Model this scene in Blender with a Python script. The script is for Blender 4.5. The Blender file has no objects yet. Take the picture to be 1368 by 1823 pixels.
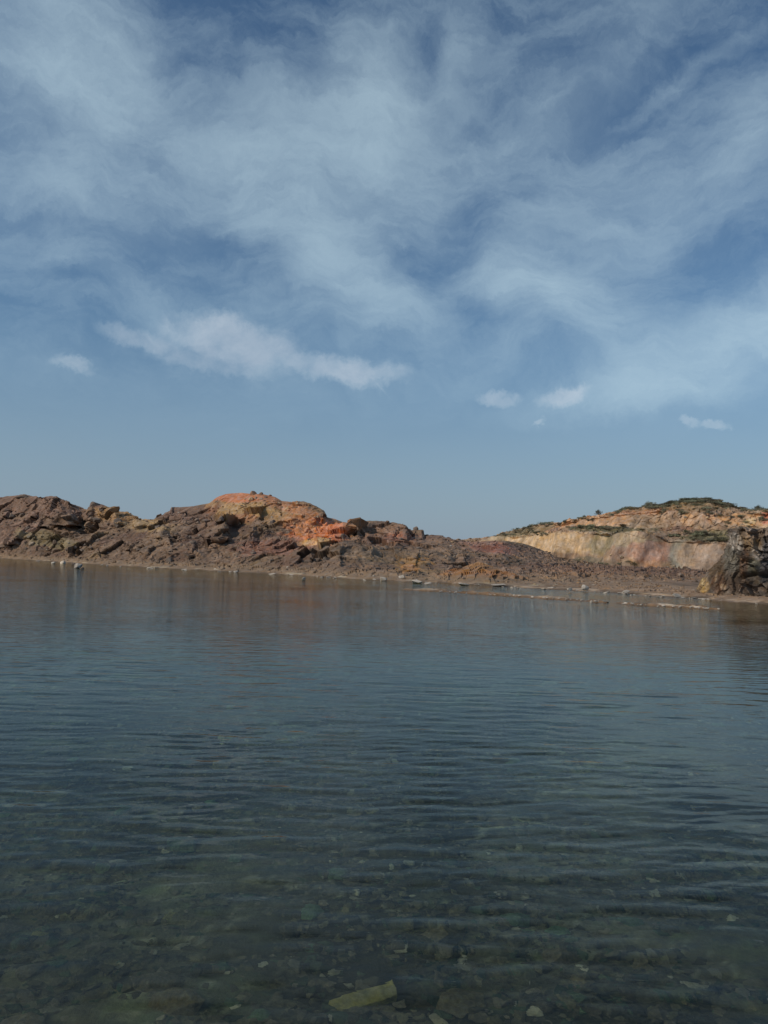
import bpy, math, random
import numpy as np
from mathutils import Matrix, Vector

# ============================================================ camera, world, sun, exposure
scene = bpy.context.scene
COL = scene.collection
W, H, F = 1368.0, 1823.0, 1420.0          # photograph size and focal length in its pixels
CAMZ = 2.0
PITCH, ROLL = math.radians(3.1), math.radians(1.5)
fwd = np.array([0, math.cos(PITCH), math.sin(PITCH)])
r0 = np.array([1.0, 0, 0]); u0 = np.cross(r0, fwd)
RIGHT = math.cos(ROLL)*r0 + math.sin(ROLL)*u0
UP = -math.sin(ROLL)*r0 + math.cos(ROLL)*u0
cd = bpy.data.cameras.new('camera')
cam = bpy.data.objects.new('camera', cd); COL.objects.link(cam)
M = Matrix(((RIGHT[0], UP[0], -fwd[0], 0), (RIGHT[1], UP[1], -fwd[1], 0), (RIGHT[2], UP[2], -fwd[2], CAMZ), (0, 0, 0, 1)))
cam.matrix_world = M
cd.sensor_fit = 'VERTICAL'; cd.angle = 2*math.atan(H/2/F)
cd.clip_start = 0.1; cd.clip_end = 20000
scene.camera = cam

def ray(u, v):
    """world direction(s) seen at photograph pixel (u, v)"""
    u = np.asarray(u, float); v = np.asarray(v, float)
    d = (u[..., None]-W/2)/F*RIGHT - (v[..., None]-H/2)/F*UP + fwd
    return d/np.linalg.norm(d, axis=-1, keepdims=True)
def ground_hit(u, v, z=0.0):
    d = ray(u, v)
    t = (z-CAMZ)/d[..., 2]
    return np.stack([d[..., 0]*t, d[..., 1]*t], -1)
def at_dist(u, v, dist):
    """point at horizontal distance dist along the ray of a pixel"""
    d = ray(u, v); t = dist/np.hypot(d[..., 0], d[..., 1])
    return np.stack([d[..., 0]*t, d[..., 1]*t, CAMZ+d[..., 2]*t], -1)

SUN_EL, SUN_AZ = math.radians(35), math.radians(-117)   # azimuth from +Y towards +X: behind the camera, to the left
sun_dir = Vector((math.sin(SUN_AZ)*math.cos(SUN_EL), math.cos(SUN_AZ)*math.cos(SUN_EL), math.sin(SUN_EL)))
sl = bpy.data.lights.new('sun', 'SUN'); sl.energy = 3.3; sl.angle = math.radians(0.53); sl.color = (1.0, 0.87, 0.70)
so = bpy.data.objects.new('sun', sl); COL.objects.link(so)
so.rotation_euler = sun_dir.to_track_quat('Z', 'Y').to_euler()
so.location = (-40, -30, 40)

scene.view_settings.view_transform = 'Standard'; scene.view_settings.look = 'None'
scene.view_settings.exposure = -0.5; scene.view_settings.gamma = 1.0
scene.view_settings.use_curve_mapping = False
scene.cycles.use_denoising = True
scene.cycles.max_bounces = 10
scene.cycles.transparent_max_bounces = 8
scene.cycles.sample_clamp_indirect = 4.0

world = bpy.data.worlds.new('World'); scene.world = world; world.use_nodes = True
def build_sky():
    nt = world.node_tree; N = nt.nodes; L = nt.links; N.clear()
    out = N.new('ShaderNodeOutputWorld'); bg = N.new('ShaderNodeBackground')
    L.new(bg.outputs[0], out.inputs[0]); bg.inputs[1].default_value = 0.1
    sky = N.new('ShaderNodeTexSky'); sky.sky_type = 'NISHITA'; sky.sun_disc = False
    sky.sun_elevation = SUN_EL; sky.sun_rotation = SUN_AZ
    sky.air_density = 1.0; sky.dust_density = 0.5; sky.ozone_density = 3.0
    tc = N.new('ShaderNodeTexCoord')
    sep = N.new('ShaderNodeSeparateXYZ'); L.new(tc.outputs['Generated'], sep.inputs[0])
    def math_(op, a, b=None, c=None, clamp=False):
        n = N.new('ShaderNodeMath'); n.operation = op; n.use_clamp = clamp
        for i, x in enumerate((a, b, c)):
            if x is None: continue
            if isinstance(x, (int, float)): n.inputs[i].default_value = x
            else: L.new(x, n.inputs[i])
        return n.outputs[0]
    az = math_('ARCTAN2', sep.outputs[0], sep.outputs[1])
    el = math_('ARCSINE', sep.outputs[2])
    P = N.new('ShaderNodeCombineXYZ'); L.new(az, P.inputs[0]); L.new(el, P.inputs[1])
    def noise(vec, scale, detail, rough=0.55, dist=0.0, color=False, seed=0.0):
        n = N.new('ShaderNodeTexNoise'); n.noise_dimensions = '4D'; n.inputs['W'].default_value = seed
        L.new(vec, n.inputs['Vector']); n.inputs['Scale'].default_value = scale
        n.inputs['Detail'].default_value = detail; n.inputs['Roughness'].default_value = rough
        n.inputs['Distortion'].default_value = dist
        return n.outputs['Color' if color else 'Fac']
    def vm(op, a, b):
        n = N.new('ShaderNodeVectorMath'); n.operation = op
        for i, x in enumerate((a, b)):
            if isinstance(x, tuple): n.inputs[i].default_value = x
            elif isinstance(x, (int, float)): n.inputs['Scale'].default_value = x
            else: L.new(x, n.inputs[i])
        return n.outputs[0]
    def maprange(x, a, b, c=0.0, d=1.0, smooth=True):
        n = N.new('ShaderNodeMapRange'); n.interpolation_type = 'SMOOTHSTEP' if smooth else 'LINEAR'
        L.new(x, n.inputs[0])
        for i, q in enumerate((a, b, c, d)): n.inputs[i+1].default_value = q
        return n.outputs[0]
    # turbulent displacement of the cloud field
    w1 = vm('SCALE', vm('SUBTRACT', noise(P.outputs[0], 5.0, 3, color=True, seed=3.1), (0.5, 0.5, 0.5)), 0.15)
    w2 = vm('SCALE', vm('SUBTRACT', noise(P.outputs[0], 16.0, 7, 0.68, color=True, seed=7.7), (0.5, 0.5, 0.5)), 0.055)
    PW = vm('ADD', vm('ADD', P.outputs[0], w1), w2)
    PS = vm('ADD', P.outputs[0], w2)
    # banks of cloud, each at its own bearing and height
    def blob(vec, u, v, ru, rv, ang, amp, hard=0.0):
        d = ray(u, v); a = math.atan2(d[0], d[1]); e = math.asin(d[2])
        mp = N.new('ShaderNodeMapping'); mp.vector_type = 'TEXTURE'
        L.new(vec, mp.inputs['Vector'])
        k = 1/math.cos(e)
        mp.inputs['Location'].default_value = (a, e, 0)
        mp.inputs['Rotation'].default_value = (0, 0, math.radians(ang))
        mp.inputs['Scale'].default_value = (ru/F*k, rv/F, 1)
        ln = N.new('ShaderNodeVectorMath'); ln.operation = 'LENGTH'; L.new(mp.outputs[0], ln.inputs[0])
        return maprange(ln.outputs['Value'], 1.0, hard, 0.0, amp)
    soft = [
        (600, 270, 270, 190, 10, .80), (650, 150, 130, 130, 70, .50), (560, 400, 190, 120, -25, .55), (330, 270, 300, 120, -15, .50),
        (110, 120, 150, 230, 80, .85), (170, 350, 260, 110, -8, .50), (660, 530, 210, 90, -15, .60), (740, 390, 120, 80, 0, .40),
        (990, 510, 200, 100, -10, 1.15), (1090, 590, 160, 60, -12, .5), (940, 215, 330, 70, 25, .40), (1130, 330, 320, 130, -5, .45), (1260, 640, 230, 80, 14, .85),
        (1360, 570, 150, 80, 20, .7), (1170, 700, 300, 50, 4, .50), (1345, 240, 110, 90, 40, .50), (1000, 60, 380, 60, 20, .08),
        (600, 590, 300, 60, -5, .30), (200, 500, 240, 50, -18, .25), (820, 70, 40, 90, -30, .30), (1230, 110, 200, 22, 22, .25),
        (640, 680, 300, 60, 0, .15), (930, 620, 180, 60, 10, .30)]
    s = None
    for b in soft:
        o = blob(PW, *b)
        s = o if s is None else math_('ADD', s, o)
    hardl = [(380, 640, 330, 80, -4, .38, .1), (420, 612, 175, 58, -5, 1.0, .35), (255, 607, 130, 26, -7, .8, .25), (400, 645, 190, 34, -3, .75, .3), (600, 655, 195, 36, -6, .95, .3), (500, 590, 60, 22, -10, .4, .2), (300, 590, 60, 26, 5, .3, .2), (650, 668, 120, 26, -3, .55, .3),
             (125, 648, 55, 19, -5, .9, .2), (885, 711, 52, 20, -4, 1.0, .2), (998, 713, 70, 26, 12, 1.0, .2), (1226, 751, 32, 12, 0, .9, .2),
             (1272, 751, 40, 13, 0, .95, .2), (962, 753, 16, 8, 0, .8, .2), (210, 605, 90, 14, -12, .3, .2)]
    h = None
    for b in hardl:
        o = blob(PS, *b)
        h = o if h is None else math_('MAXIMUM', h, o)
    # thin trails
    thin = [(700, 715, 90, 3.5, -46, .22, .1), (470, 768, 190, 6, -1, .16, .1)]
    for b in thin: h = math_('ADD', h, blob(P.outputs[0], *b))
    # streaky texture, stretched along the wind (rising to the right)
    def stretched(ang, sx, sy):
        mp = N.new('ShaderNodeMapping'); mp.inputs['Rotation'].default_value = (0, 0, math.radians(-ang))
        mp.inputs['Scale'].default_value = (sx, sy, 1); L.new(PW, mp.inputs[0]); return mp.outputs[0]
    st1 = noise(stretched(24, 1.0, 2.6), 5.5, 9, 0.66, 0.1, seed=1.3)
    st2 = noise(stretched(-8, 1.0, 1.5), 11.0, 9, 0.68, 0.1, seed=5.9)
    veil = math_('MULTIPLY', maprange(st1, 0.36, 0.72), 0.34)
    mod = math_('MULTIPLY_ADD', maprange(st2, 0.2, 0.8), 0.50, 0.62)
    mod = math_('MULTIPLY', mod, math_('MULTIPLY_ADD', maprange(st1, 0.25, 0.75), 0.42, 0.78))
    fib = noise(stretched(30, 1.0, 4.5), 26.0, 6, 0.7, 0.1, seed=8.8)
    mod = math_('MULTIPLY', mod, maprange(fib, 0.25, 0.75, 0.80, 1.20))
    # the high veil thins out towards the horizon
    fade = maprange(el, 0.10, 0.34)
    dens = math_('ADD', math_('MULTIPLY', s, mod), math_('MULTIPLY', math_('MULTIPLY', veil, 1.25), fade))
    # compress so that banks do not pile up to flat white
    dens = math_('SUBTRACT', 1.0, math_('POWER', 2.718, math_('MULTIPLY', dens, -1.15)))
    fl = noise(P.outputs[0], 34.0, 7, 0.62, 0.2, seed=2.2)
    gate = maprange(h, 0.0, 0.4)
    hh = math_('MULTIPLY_ADD', math_('SUBTRACT', fl, 0.5), 1.15, math_('MULTIPLY', h, 0.85))
    hh = math_('MULTIPLY', math_('MULTIPLY', maprange(hh, 0.0, 1.1), gate), 0.8, clamp=True)
    total = math_('MAXIMUM', dens, hh, clamp=True)
    total = math_('ADD', math_('MULTIPLY', dens, 0.64), math_('MULTIPLY', hh, 0.33), clamp=True)
    total = math_('MULTIPLY', total, maprange(el, 0.0, 0.09), clamp=True)
    # muted blue of the clear air
    hs = N.new('ShaderNodeHueSaturation'); L.new(sky.outputs[0], hs.inputs['Color']); hs.inputs['Saturation'].default_value = SKY_SAT
    hs.inputs['Value'].default_value = SKY_VAL
    mixc = N.new('ShaderNodeMix'); mixc.data_type = 'RGBA'; L.new(total, mixc.inputs[0])
    hz = N.new('ShaderNodeMix'); hz.data_type = 'RGBA'   # pale blue-grey air low over the horizon
    L.new(maprange(el, -0.02, 0.30, 0.85, 0.0), hz.inputs[0]); L.new(hs.outputs[0], hz.inputs[6]); hz.inputs[7].default_value = (3.3, 4.1, 5.7, 1)
    tn = vm('MULTIPLY', hz.outputs[2], (0.96, 1.035, 1.01)); L.new(tn, mixc.inputs[6])
    wc = N.new('ShaderNodeMix'); wc.data_type = 'RGBA'; L.new(math_('MULTIPLY', hh, 1.1, clamp=True), wc.inputs[0])
    wc.inputs[6].default_value = CLOUD_COL; wc.inputs[7].default_value = (10.2, 11.0, 11.8, 1); L.new(wc.outputs[2], mixc.inputs[7])
    L.new(mixc.outputs[2], bg.inputs[0])
SKY_SAT, SKY_VAL = 1.06, 1.18
CLOUD_COL = (7.9, 10.3, 11.5, 1)
build_sky()
world.cycles.sampling_method = 'MANUAL'; world.cycles.sample_map_resolution = 512

# ============================================================ helpers
def hash3(ix, iy, iz, seed):
    h = (ix.astype(np.int64)*374761393 + iy.astype(np.int64)*668265263 + iz.astype(np.int64)*2147483647 + seed*974634777) & 0xffffffff
    h = ((h ^ (h >> 13))*1274126177) & 0xffffffff
    h = ((h ^ (h >> 16))*2246822519) & 0xffffffff
    h = (h ^ (h >> 13)) & 0xffffffff
    return h/4294967295.0
def vnoise(p, seed=0):
    i = np.floor(p); f = p-i; f = f*f*f*(f*(f*6-15)+10)
    r = 0
    for dx in (0, 1):
        wx = f[..., 0] if dx else 1-f[..., 0]
        for dy in (0, 1):
            wy = f[..., 1] if dy else 1-f[..., 1]
            for dz in (0, 1):
                wz = f[..., 2] if dz else 1-f[..., 2]
                r = r + wx*wy*wz*hash3(i[..., 0]+dx, i[..., 1]+dy, i[..., 2]+dz, seed)
    return r*2-1
def fbm(p, oct=4, seed=0, gain=0.5):
    a, s, t = 1.0, 0, 0
    for k in range(oct):
        s = s + a*vnoise(p*(2.03**k)+k*17.3, seed+k); t += a; a *= gain
    return s/t*1.4
def facets(p, seed=0, tilt=1.0):
    """broken-rock relief: every cell is a plane of its own height and tilt"""
    i0 = np.floor(p); best = np.full(p.shape[:-1], 1e9); val = np.zeros(p.shape[:-1]); cid = np.zeros(p.shape[:-1])
    for dx in (-1, 0, 1):
        for dy in (-1, 0, 1):
            for dz in (-1, 0, 1):
                c = i0+np.array([dx, dy, dz])
                j = np.stack([hash3(c[..., 0], c[..., 1], c[..., 2], seed+k) for k in (11, 12, 13)], -1)
                d = p-(c+j); dd = (d*d).sum(-1)
                m = dd < best
                if not m.any(): continue
                g = np.stack([hash3(c[..., 0], c[..., 1], c[..., 2], seed+k) for k in (21, 22, 23)], -1)-0.5
                hh = hash3(c[..., 0], c[..., 1], c[..., 2], seed+31)-0.5
                vv = hh+tilt*(g*d).sum(-1)*2
                best = np.where(m, dd, best); val = np.where(m, vv, val); cid = np.where(m, hh+0.5, cid)
    return val, cid
def desat(c, k):
    g = (c*np.array([.3, .59, .11])).sum(-1, keepdims=True); c = g+(c-g)*k; mx = c.max(-1, keepdims=True); return np.clip(c*np.minimum(1, 0.62/np.maximum(mx, 1e-6)), 0.012, 0.8)
def cobbles(p, seed=0):
    i0 = np.floor(p); best = np.full(p.shape[:-1], 1e9); rad = np.zeros(p.shape[:-1])
    for dx in (-1, 0, 1):
        for dy in (-1, 0, 1):
            for dz in (-1, 0, 1):
                c = i0+np.array([dx, dy, dz])
                j = np.stack([hash3(c[..., 0], c[..., 1], c[..., 2], seed+k) for k in (11, 12, 13)], -1)
                q = p-(c+j); dd = (np.abs(q)**1.6).sum(-1)
                m = dd < best; best = np.where(m, dd, best)
                rad = np.where(m, hash3(c[..., 0], c[..., 1], c[..., 2], seed+41), rad)
    return np.clip(0.75-best*1.5, 0, 1)**0.6*(0.25+0.75*rad**2), rad
def sm(x, a, b):
    t = np.clip((x-a)/(b-a), 0, 1); return t*t*(3-2*t)
def lin(c):
    c = np.array(c, float)/255.0
    return np.where(c <= 0.04045, c/12.92, ((c+0.055)/1.055)**2.4)

def tag(o, label=None, cat=None, group=None, kind=None):
    if label: o['label'] = label
    if cat: o['category'] = cat
    if group: o['group'] = group
    if kind: o['kind'] = kind
    return o
def mesh_np(name, V, Fq, mat, cols=None, smooth=False):
    me = bpy.data.meshes.new(name)
    V = np.ascontiguousarray(V, np.float32).reshape(-1, 3); Fq = np.ascontiguousarray(Fq, np.int32)
    k = Fq.shape[1]
    me.vertices.add(len(V)); me.vertices.foreach_set('co', V.ravel())
    me.loops.add(Fq.size); me.loops.foreach_set('vertex_index', Fq.ravel())
    me.polygons.add(len(Fq)); me.polygons.foreach_set('loop_start', np.arange(0, Fq.size, k, dtype=np.int32))
    me.polygons.foreach_set('use_smooth', np.full(len(Fq), smooth))
    me.update(calc_edges=True)
    if cols is not None:
        at = me.color_attributes.new('rock_tint', 'FLOAT_COLOR', 'POINT')
        c4 = np.ones((len(V), 4), np.float32); c4[:, :3] = cols.reshape(-1, 3)
        at.data.foreach_set('color', c4.ravel())
    me.materials.append(mat)
    return me
def link(name, me, parent=None):
    o = bpy.data.objects.new(name, me); COL.objects.link(o)
    if parent: o.parent = parent
    return o
def grid_faces(nr, nc):
    i = np.arange(nr*nc).reshape(nr, nc)
    return np.stack([i[:-1, :-1], i[:-1, 1:], i[1:, 1:], i[1:, :-1]], -1).reshape(-1, 4)
def normals(P):
    a = np.gradient(P, axis=0); b = np.gradient(P, axis=1)
    n = np.cross(b, a); n /= np.maximum(np.linalg.norm(n, axis=-1, keepdims=True), 1e-9)
    return n

# ============================================================ materials
class NT:
    def __init__(s, name):
        s.m = bpy.data.materials.new(name); s.m.use_nodes = True
        s.N = s.m.node_tree.nodes; s.L = s.m.node_tree.links; s.N.clear()
        s.out = s.N.new('ShaderNodeOutputMaterial')
    def n(s, t, ins=None, **kw):
        x = s.N.new(t)
        for k, v in kw.items(): setattr(x, k, v)
        for k, v in (ins or {}).items():
            if hasattr(v, 'is_linked') or isinstance(v, bpy.types.NodeSocket): s.L.new(v, x.inputs[k])
            else: x.inputs[k].default_value = v
        return x
    def noise(s, vec, scale, detail=4, rough=0.55, dist=0.0):
        return s.n('ShaderNodeTexNoise', {'Vector': vec, 'Scale': scale, 'Detail': detail, 'Roughness': rough, 'Distortion': dist}).outputs['Fac']
    def mr(s, x, a, b, c, d):
        return s.n('ShaderNodeMapRange', {0: x, 1: a, 2: b, 3: c, 4: d}).outputs[0]

def rock_material(name, tint_attr=True, base=(0.12, 0.1, 0.08), big=0.9, fine=6.0, contrast=1.0, bump=0.12, streak=0.0, rough=0.92, objspace=False):
    t = NT(name)
    tc = t.n('ShaderNodeTexCoord'); co = tc.outputs['Object']
    if tint_attr: col = t.n('ShaderNodeAttribute', attribute_name='rock_tint').outputs['Color']
    else:
        oi = t.n('ShaderNodeObjectInfo')
        if objspace:
            co = t.n('ShaderNodeVectorMath', {0: co, 1: oi.outputs['Location']}, operation='ADD').outputs[0]
        hs = t.n('ShaderNodeHueSaturation', {'Color': (*base, 1), 'Value': t.mr(oi.outputs['Random'], 0, 1, 0.72, 1.3),
                                             'Saturation': t.mr(t.n('ShaderNodeMath', {0: oi.outputs['Random'], 1: 7.31}, operation='MULTIPLY').outputs[0], 0, 7, 0.8, 1.15)})
        col = hs.outputs[0]
    n1 = t.noise(co, big, 6, 0.62); n2 = t.noise(co, fine, 6, 0.7)
    n3 = t.noise(co, fine*5, 3, 0.6)
    v1 = t.mr(n1, 0.3, 0.72, 1-0.38*contrast, 1+0.38*contrast)
    v2 = t.mr(n2, 0.3, 0.7, 1-0.32*contrast, 1+0.32*contrast)
    v3 = t.mr(n3, 0.3, 0.7, 0.86, 1.14)
    v = t.n('ShaderNodeMath', {0: v1, 1: v2}, operation='MULTIPLY').outputs[0]
    v = t.n('ShaderNodeMath', {0: v, 1: v3}, operation='MULTIPLY').outputs[0]
    if streak:
        mp = t.n('ShaderNodeMapping', {'Vector': co, 'Scale': (1.0, 1.0, 0.12)})
        s1 = t.noise(mp.outputs[0], 1.6, 5, 0.6, 0.3)
        v = t.n('ShaderNodeMath', {0: v, 1: t.mr(s1, 0.3, 0.7, 1-streak, 1+streak)}, operation='MULTIPLY').outputs[0]
    mul = t.n('ShaderNodeVectorMath', {0: col, 'Scale': v}, operation='SCALE').outputs[0]
    # hue drift between warm and grey
    hs2 = t.n('ShaderNodeHueSaturation', {'Color': mul, 'Saturation': t.mr(t.noise(co, big*2.1, 3), 0.3, 0.7, 0.75, 1.2)}).outputs[0]
    vor = t.n('ShaderNodeTexVoronoi', {'Vector': co, 'Scale': fine*0.45, 'Randomness': 1.0}, feature='F1', distance='EUCLIDEAN').outputs['Distance']
    bh = t.n('ShaderNodeMath', {0: n2, 1: vor, 2: 0.35}, operation='MULTIPLY_ADD').outputs[0]
    bh = t.n('ShaderNodeMath', {0: n3, 1: 0.3, 2: n2}, operation='MULTIPLY_ADD').outputs[0]
    bh = t.n('ShaderNodeMath', {0: vor, 1: 0.5, 2: bh}, operation='MULTIPLY_ADD').outputs[0]
    bp = t.n('ShaderNodeBump', {'Height': bh, 'Strength': 0.75, 'Distance': bump})
    b = t.n('ShaderNodeBsdfPrincipled', {'Base Color': hs2, 'Roughness': rough, 'Normal': bp.outputs[0]})
    b.inputs['Specular IOR Level'].default_value = 0.25
    t.L.new(b.outputs[0], t.out.inputs[0])
    return t.m
M_BANK = rock_material('bank_rock', bump=0.06, contrast=0.5)
M_HILL = rock_material('quarry_hill_rock', bump=0.15, streak=0.2, contrast=0.6, big=0.5, fine=2.4)
M_CLIFF = rock_material('outcrop_rock', bump=0.08, fine=6.5, big=1.6, streak=0.0, contrast=1.1)
M_BED = rock_material('bed_mud', bump=0.05, fine=8, big=1.3)
M_SALT = rock_material('salt_crusted_stone', tint_attr=False, base=(0.50, 0.44, 0.37), bump=0.03, fine=8, objspace=True, contrast=0.8)
M_STONE_BROWN = rock_material('brown_stone', tint_attr=False, base=(0.19, 0.145, 0.115), bump=0.05, fine=5, objspace=True)
M_STONE_ORANGE = rock_material('orange_stone', tint_attr=False, base=(0.38, 0.22, 0.13), bump=0.05, fine=5, objspace=True)
M_STONE_TAN = rock_material('tan_stone', tint_attr=False, base=(0.42, 0.31, 0.2), bump=0.05, fine=5, objspace=True)
M_STONE_BED = rock_material('submerged_stone', tint_attr=False, base=(0.16, 0.135, 0.085), bump=0.015, fine=16, big=5, objspace=True)
M_STONE_GREEN = rock_material('algae_stone', tint_attr=False, base=(0.10, 0.15, 0.085), bump=0.015, fine=16, big=5, objspace=True)
M_STONE_YEL = rock_material('yellow_stone', tint_attr=False, base=(0.22, 0.195, 0.09), bump=0.02, fine=14, big=6, objspace=True, contrast=1.2)
M_STONE_PALE = rock_material('pale_stone', tint_attr=False, base=(0.33, 0.30, 0.22), bump=0.015, fine=12, big=5, objspace=True, contrast=0.8)

def water_material():
    t = NT('lake_water')
    geo = t.n('ShaderNodeNewGeometry'); co = geo.outputs['Position']
    def layer(rot, sx, sy, scale, detail, dist):
        mp = t.n('ShaderNodeMapping', {'Vector': co, 'Rotation': (0, 0, math.radians(rot)), 'Scale': (sx, sy, 1)})
        return t.noise(mp.outputs[0], scale, detail, 0.5, dist)
    a = layer(-4, 0.28, 1.35, 3.8, 2.5, 0.4)       # long ripple crests
    b = layer(12, 0.45, 1.2, 5.5, 3.0, 0.5)      # short ripples
    c = layer(-25, 0.7, 1.0, 15.0, 2.0, 0.3)
    sw = layer(0, 0.35, 0.5, 0.35, 2.0, 0.0)     # calmer and rougher patches
    k = t.mr(sw, 0.35, 0.65, 0.55, 1.25)
    sepy = t.n('ShaderNodeSeparateXYZ', {0: co}).outputs[1]
    farw = t.mr(sepy, 12, 20, 0, WAVE[0])       # the long ripples are real relief nearer than this
    h = t.n('ShaderNodeMath', {0: a, 1: farw}, operation='MULTIPLY').outputs[0]
    k = t.n('ShaderNodeMath', {0: k, 1: t.mr(sepy, 8, 20, 0.55, 1.0)}, operation='MULTIPLY').outputs[0]
    h = t.n('ShaderNodeMath', {0: b, 1: WAVE[1], 2: h}, operation='MULTIPLY_ADD').outputs[0]
    h = t.n('ShaderNodeMath', {0: c, 1: WAVE[2], 2: h}, operation='MULTIPLY_ADD').outputs[0]
    h = t.n('ShaderNodeMath', {0: h, 1: k}, operation='MULTIPLY').outputs[0]
    bp = t.n('ShaderNodeBump', {'Height': h, 'Strength': 1.0, 'Distance': 1.0})
    g = t.n('ShaderNodeBsdfGlass', {'Color': (0.87, 0.86, 0.80, 1), 'Roughness': t.mr(sepy, 8, 45, 0.02, 0.05), 'IOR': 1.333, 'Normal': bp.outputs[0]})
    t.L.new(g.outputs[0], t.out.inputs['Surface'])
    va = t.n('ShaderNodeVolumeAbsorption', {'Color': (0.25, 0.70, 0.50, 1), 'Density': 0.45})
    t.L.new(va.outputs[0], t.out.inputs['Volume'])
    return t.m
WAVE = (0.023, 0.0075, 0.0026)
M_WATER = water_material()

def leaf_material(name, base):
    t = NT(name)
    oi = t.n('ShaderNodeObjectInfo')
    hs = t.n('ShaderNodeHueSaturation', {'Color': (*base, 1), 'Value': t.mr(oi.outputs['Random'], 0, 1, 0.7, 1.35), 'Hue': t.mr(oi.outputs['Random'], 0, 1, 0.47, 0.52)})
    g = t.n('ShaderNodeNewGeometry')
    v = t.mr(g.outputs['Random Per Island'], 0, 1, 0.6, 1.4)
    c = t.n('ShaderNodeVectorMath', {0: hs.outputs[0], 'Scale': v}, operation='SCALE').outputs[0]
    b = t.n('ShaderNodeBsdfPrincipled', {'Base Color': c, 'Roughness': 0.7})
    t.L.new(b.outputs[0], t.out.inputs[0]); return t.m
M_LEAF = leaf_material('shrub_leaves', (0.17, 0.17, 0.105))
M_LEAF_DRY = leaf_material('dry_shrub_leaves', (0.20, 0.165, 0.10))
M_WOOD = leaf_material('shrub_wood', (0.09, 0.07, 0.05))

# ============================================================ terrain
def interp(u, pts):
    pts = np.array(pts, float); return np.interp(u, pts[:, 0], pts[:, 1])
SHORE = [(-320, 985), (-100, 990), (0, 994.5), (60, 998), (110, 1001), (150, 1004), (250, 1010), (400, 1018), (500, 1023), (600, 1029), (690, 1034),
         (760, 1037), (800, 1039), (950, 1048), (1050, 1053), (1150, 1061), (1260, 1068), (1368, 1077), (1700, 1104)]
def shore_dist(u):
    v = interp(u, SHORE); p = ground_hit(u, v); return np.hypot(p[..., 0], p[..., 1])

# piecewise-linear colour painting in photograph pixels, used as the rock's own colour
def paint(cols, u, v, regions, nz):
    for (cu, cv, ru, rv, ang, col, soft, amt) in regions:
        a = math.radians(ang); du, dv = u-cu, v-cv
        x = (du*math.cos(a)-dv*math.sin(a))/ru; y = (du*math.sin(a)+dv*math.cos(a))/rv
        d = np.sqrt(x*x+y*y)+nz*soft
        m = (1-sm(d, 0.72, 1.12))*amt
        cols[:] = cols*(1-m[..., None])+lin(col)*ALB*m[..., None]
ALB = 1.35

def lines_to_grid(U, lines, rows, power=None):
    """lines: list of (pixel row array, distance array) front to back -> points between them"""
    segs_v, segs_p = [], []
    pts = []
    for v, d in lines:
        pts.append(at_dist(U, v, d))
    out = []
    for k in range(len(pts)-1):
        n = rows[k]
        t = np.linspace(0, 1, n, endpoint=(k == len(pts)-2))[:, None, None]
        out.append(pts[k][None]*(1-t)+pts[k+1][None]*t)
    return np.concatenate(out, 0)

def project(P):
    q = P-np.array([0, 0, CAMZ]); z = q@fwd
    return W/2+(q@RIGHT)/z*F, H/2-(q@UP)/z*F

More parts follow.
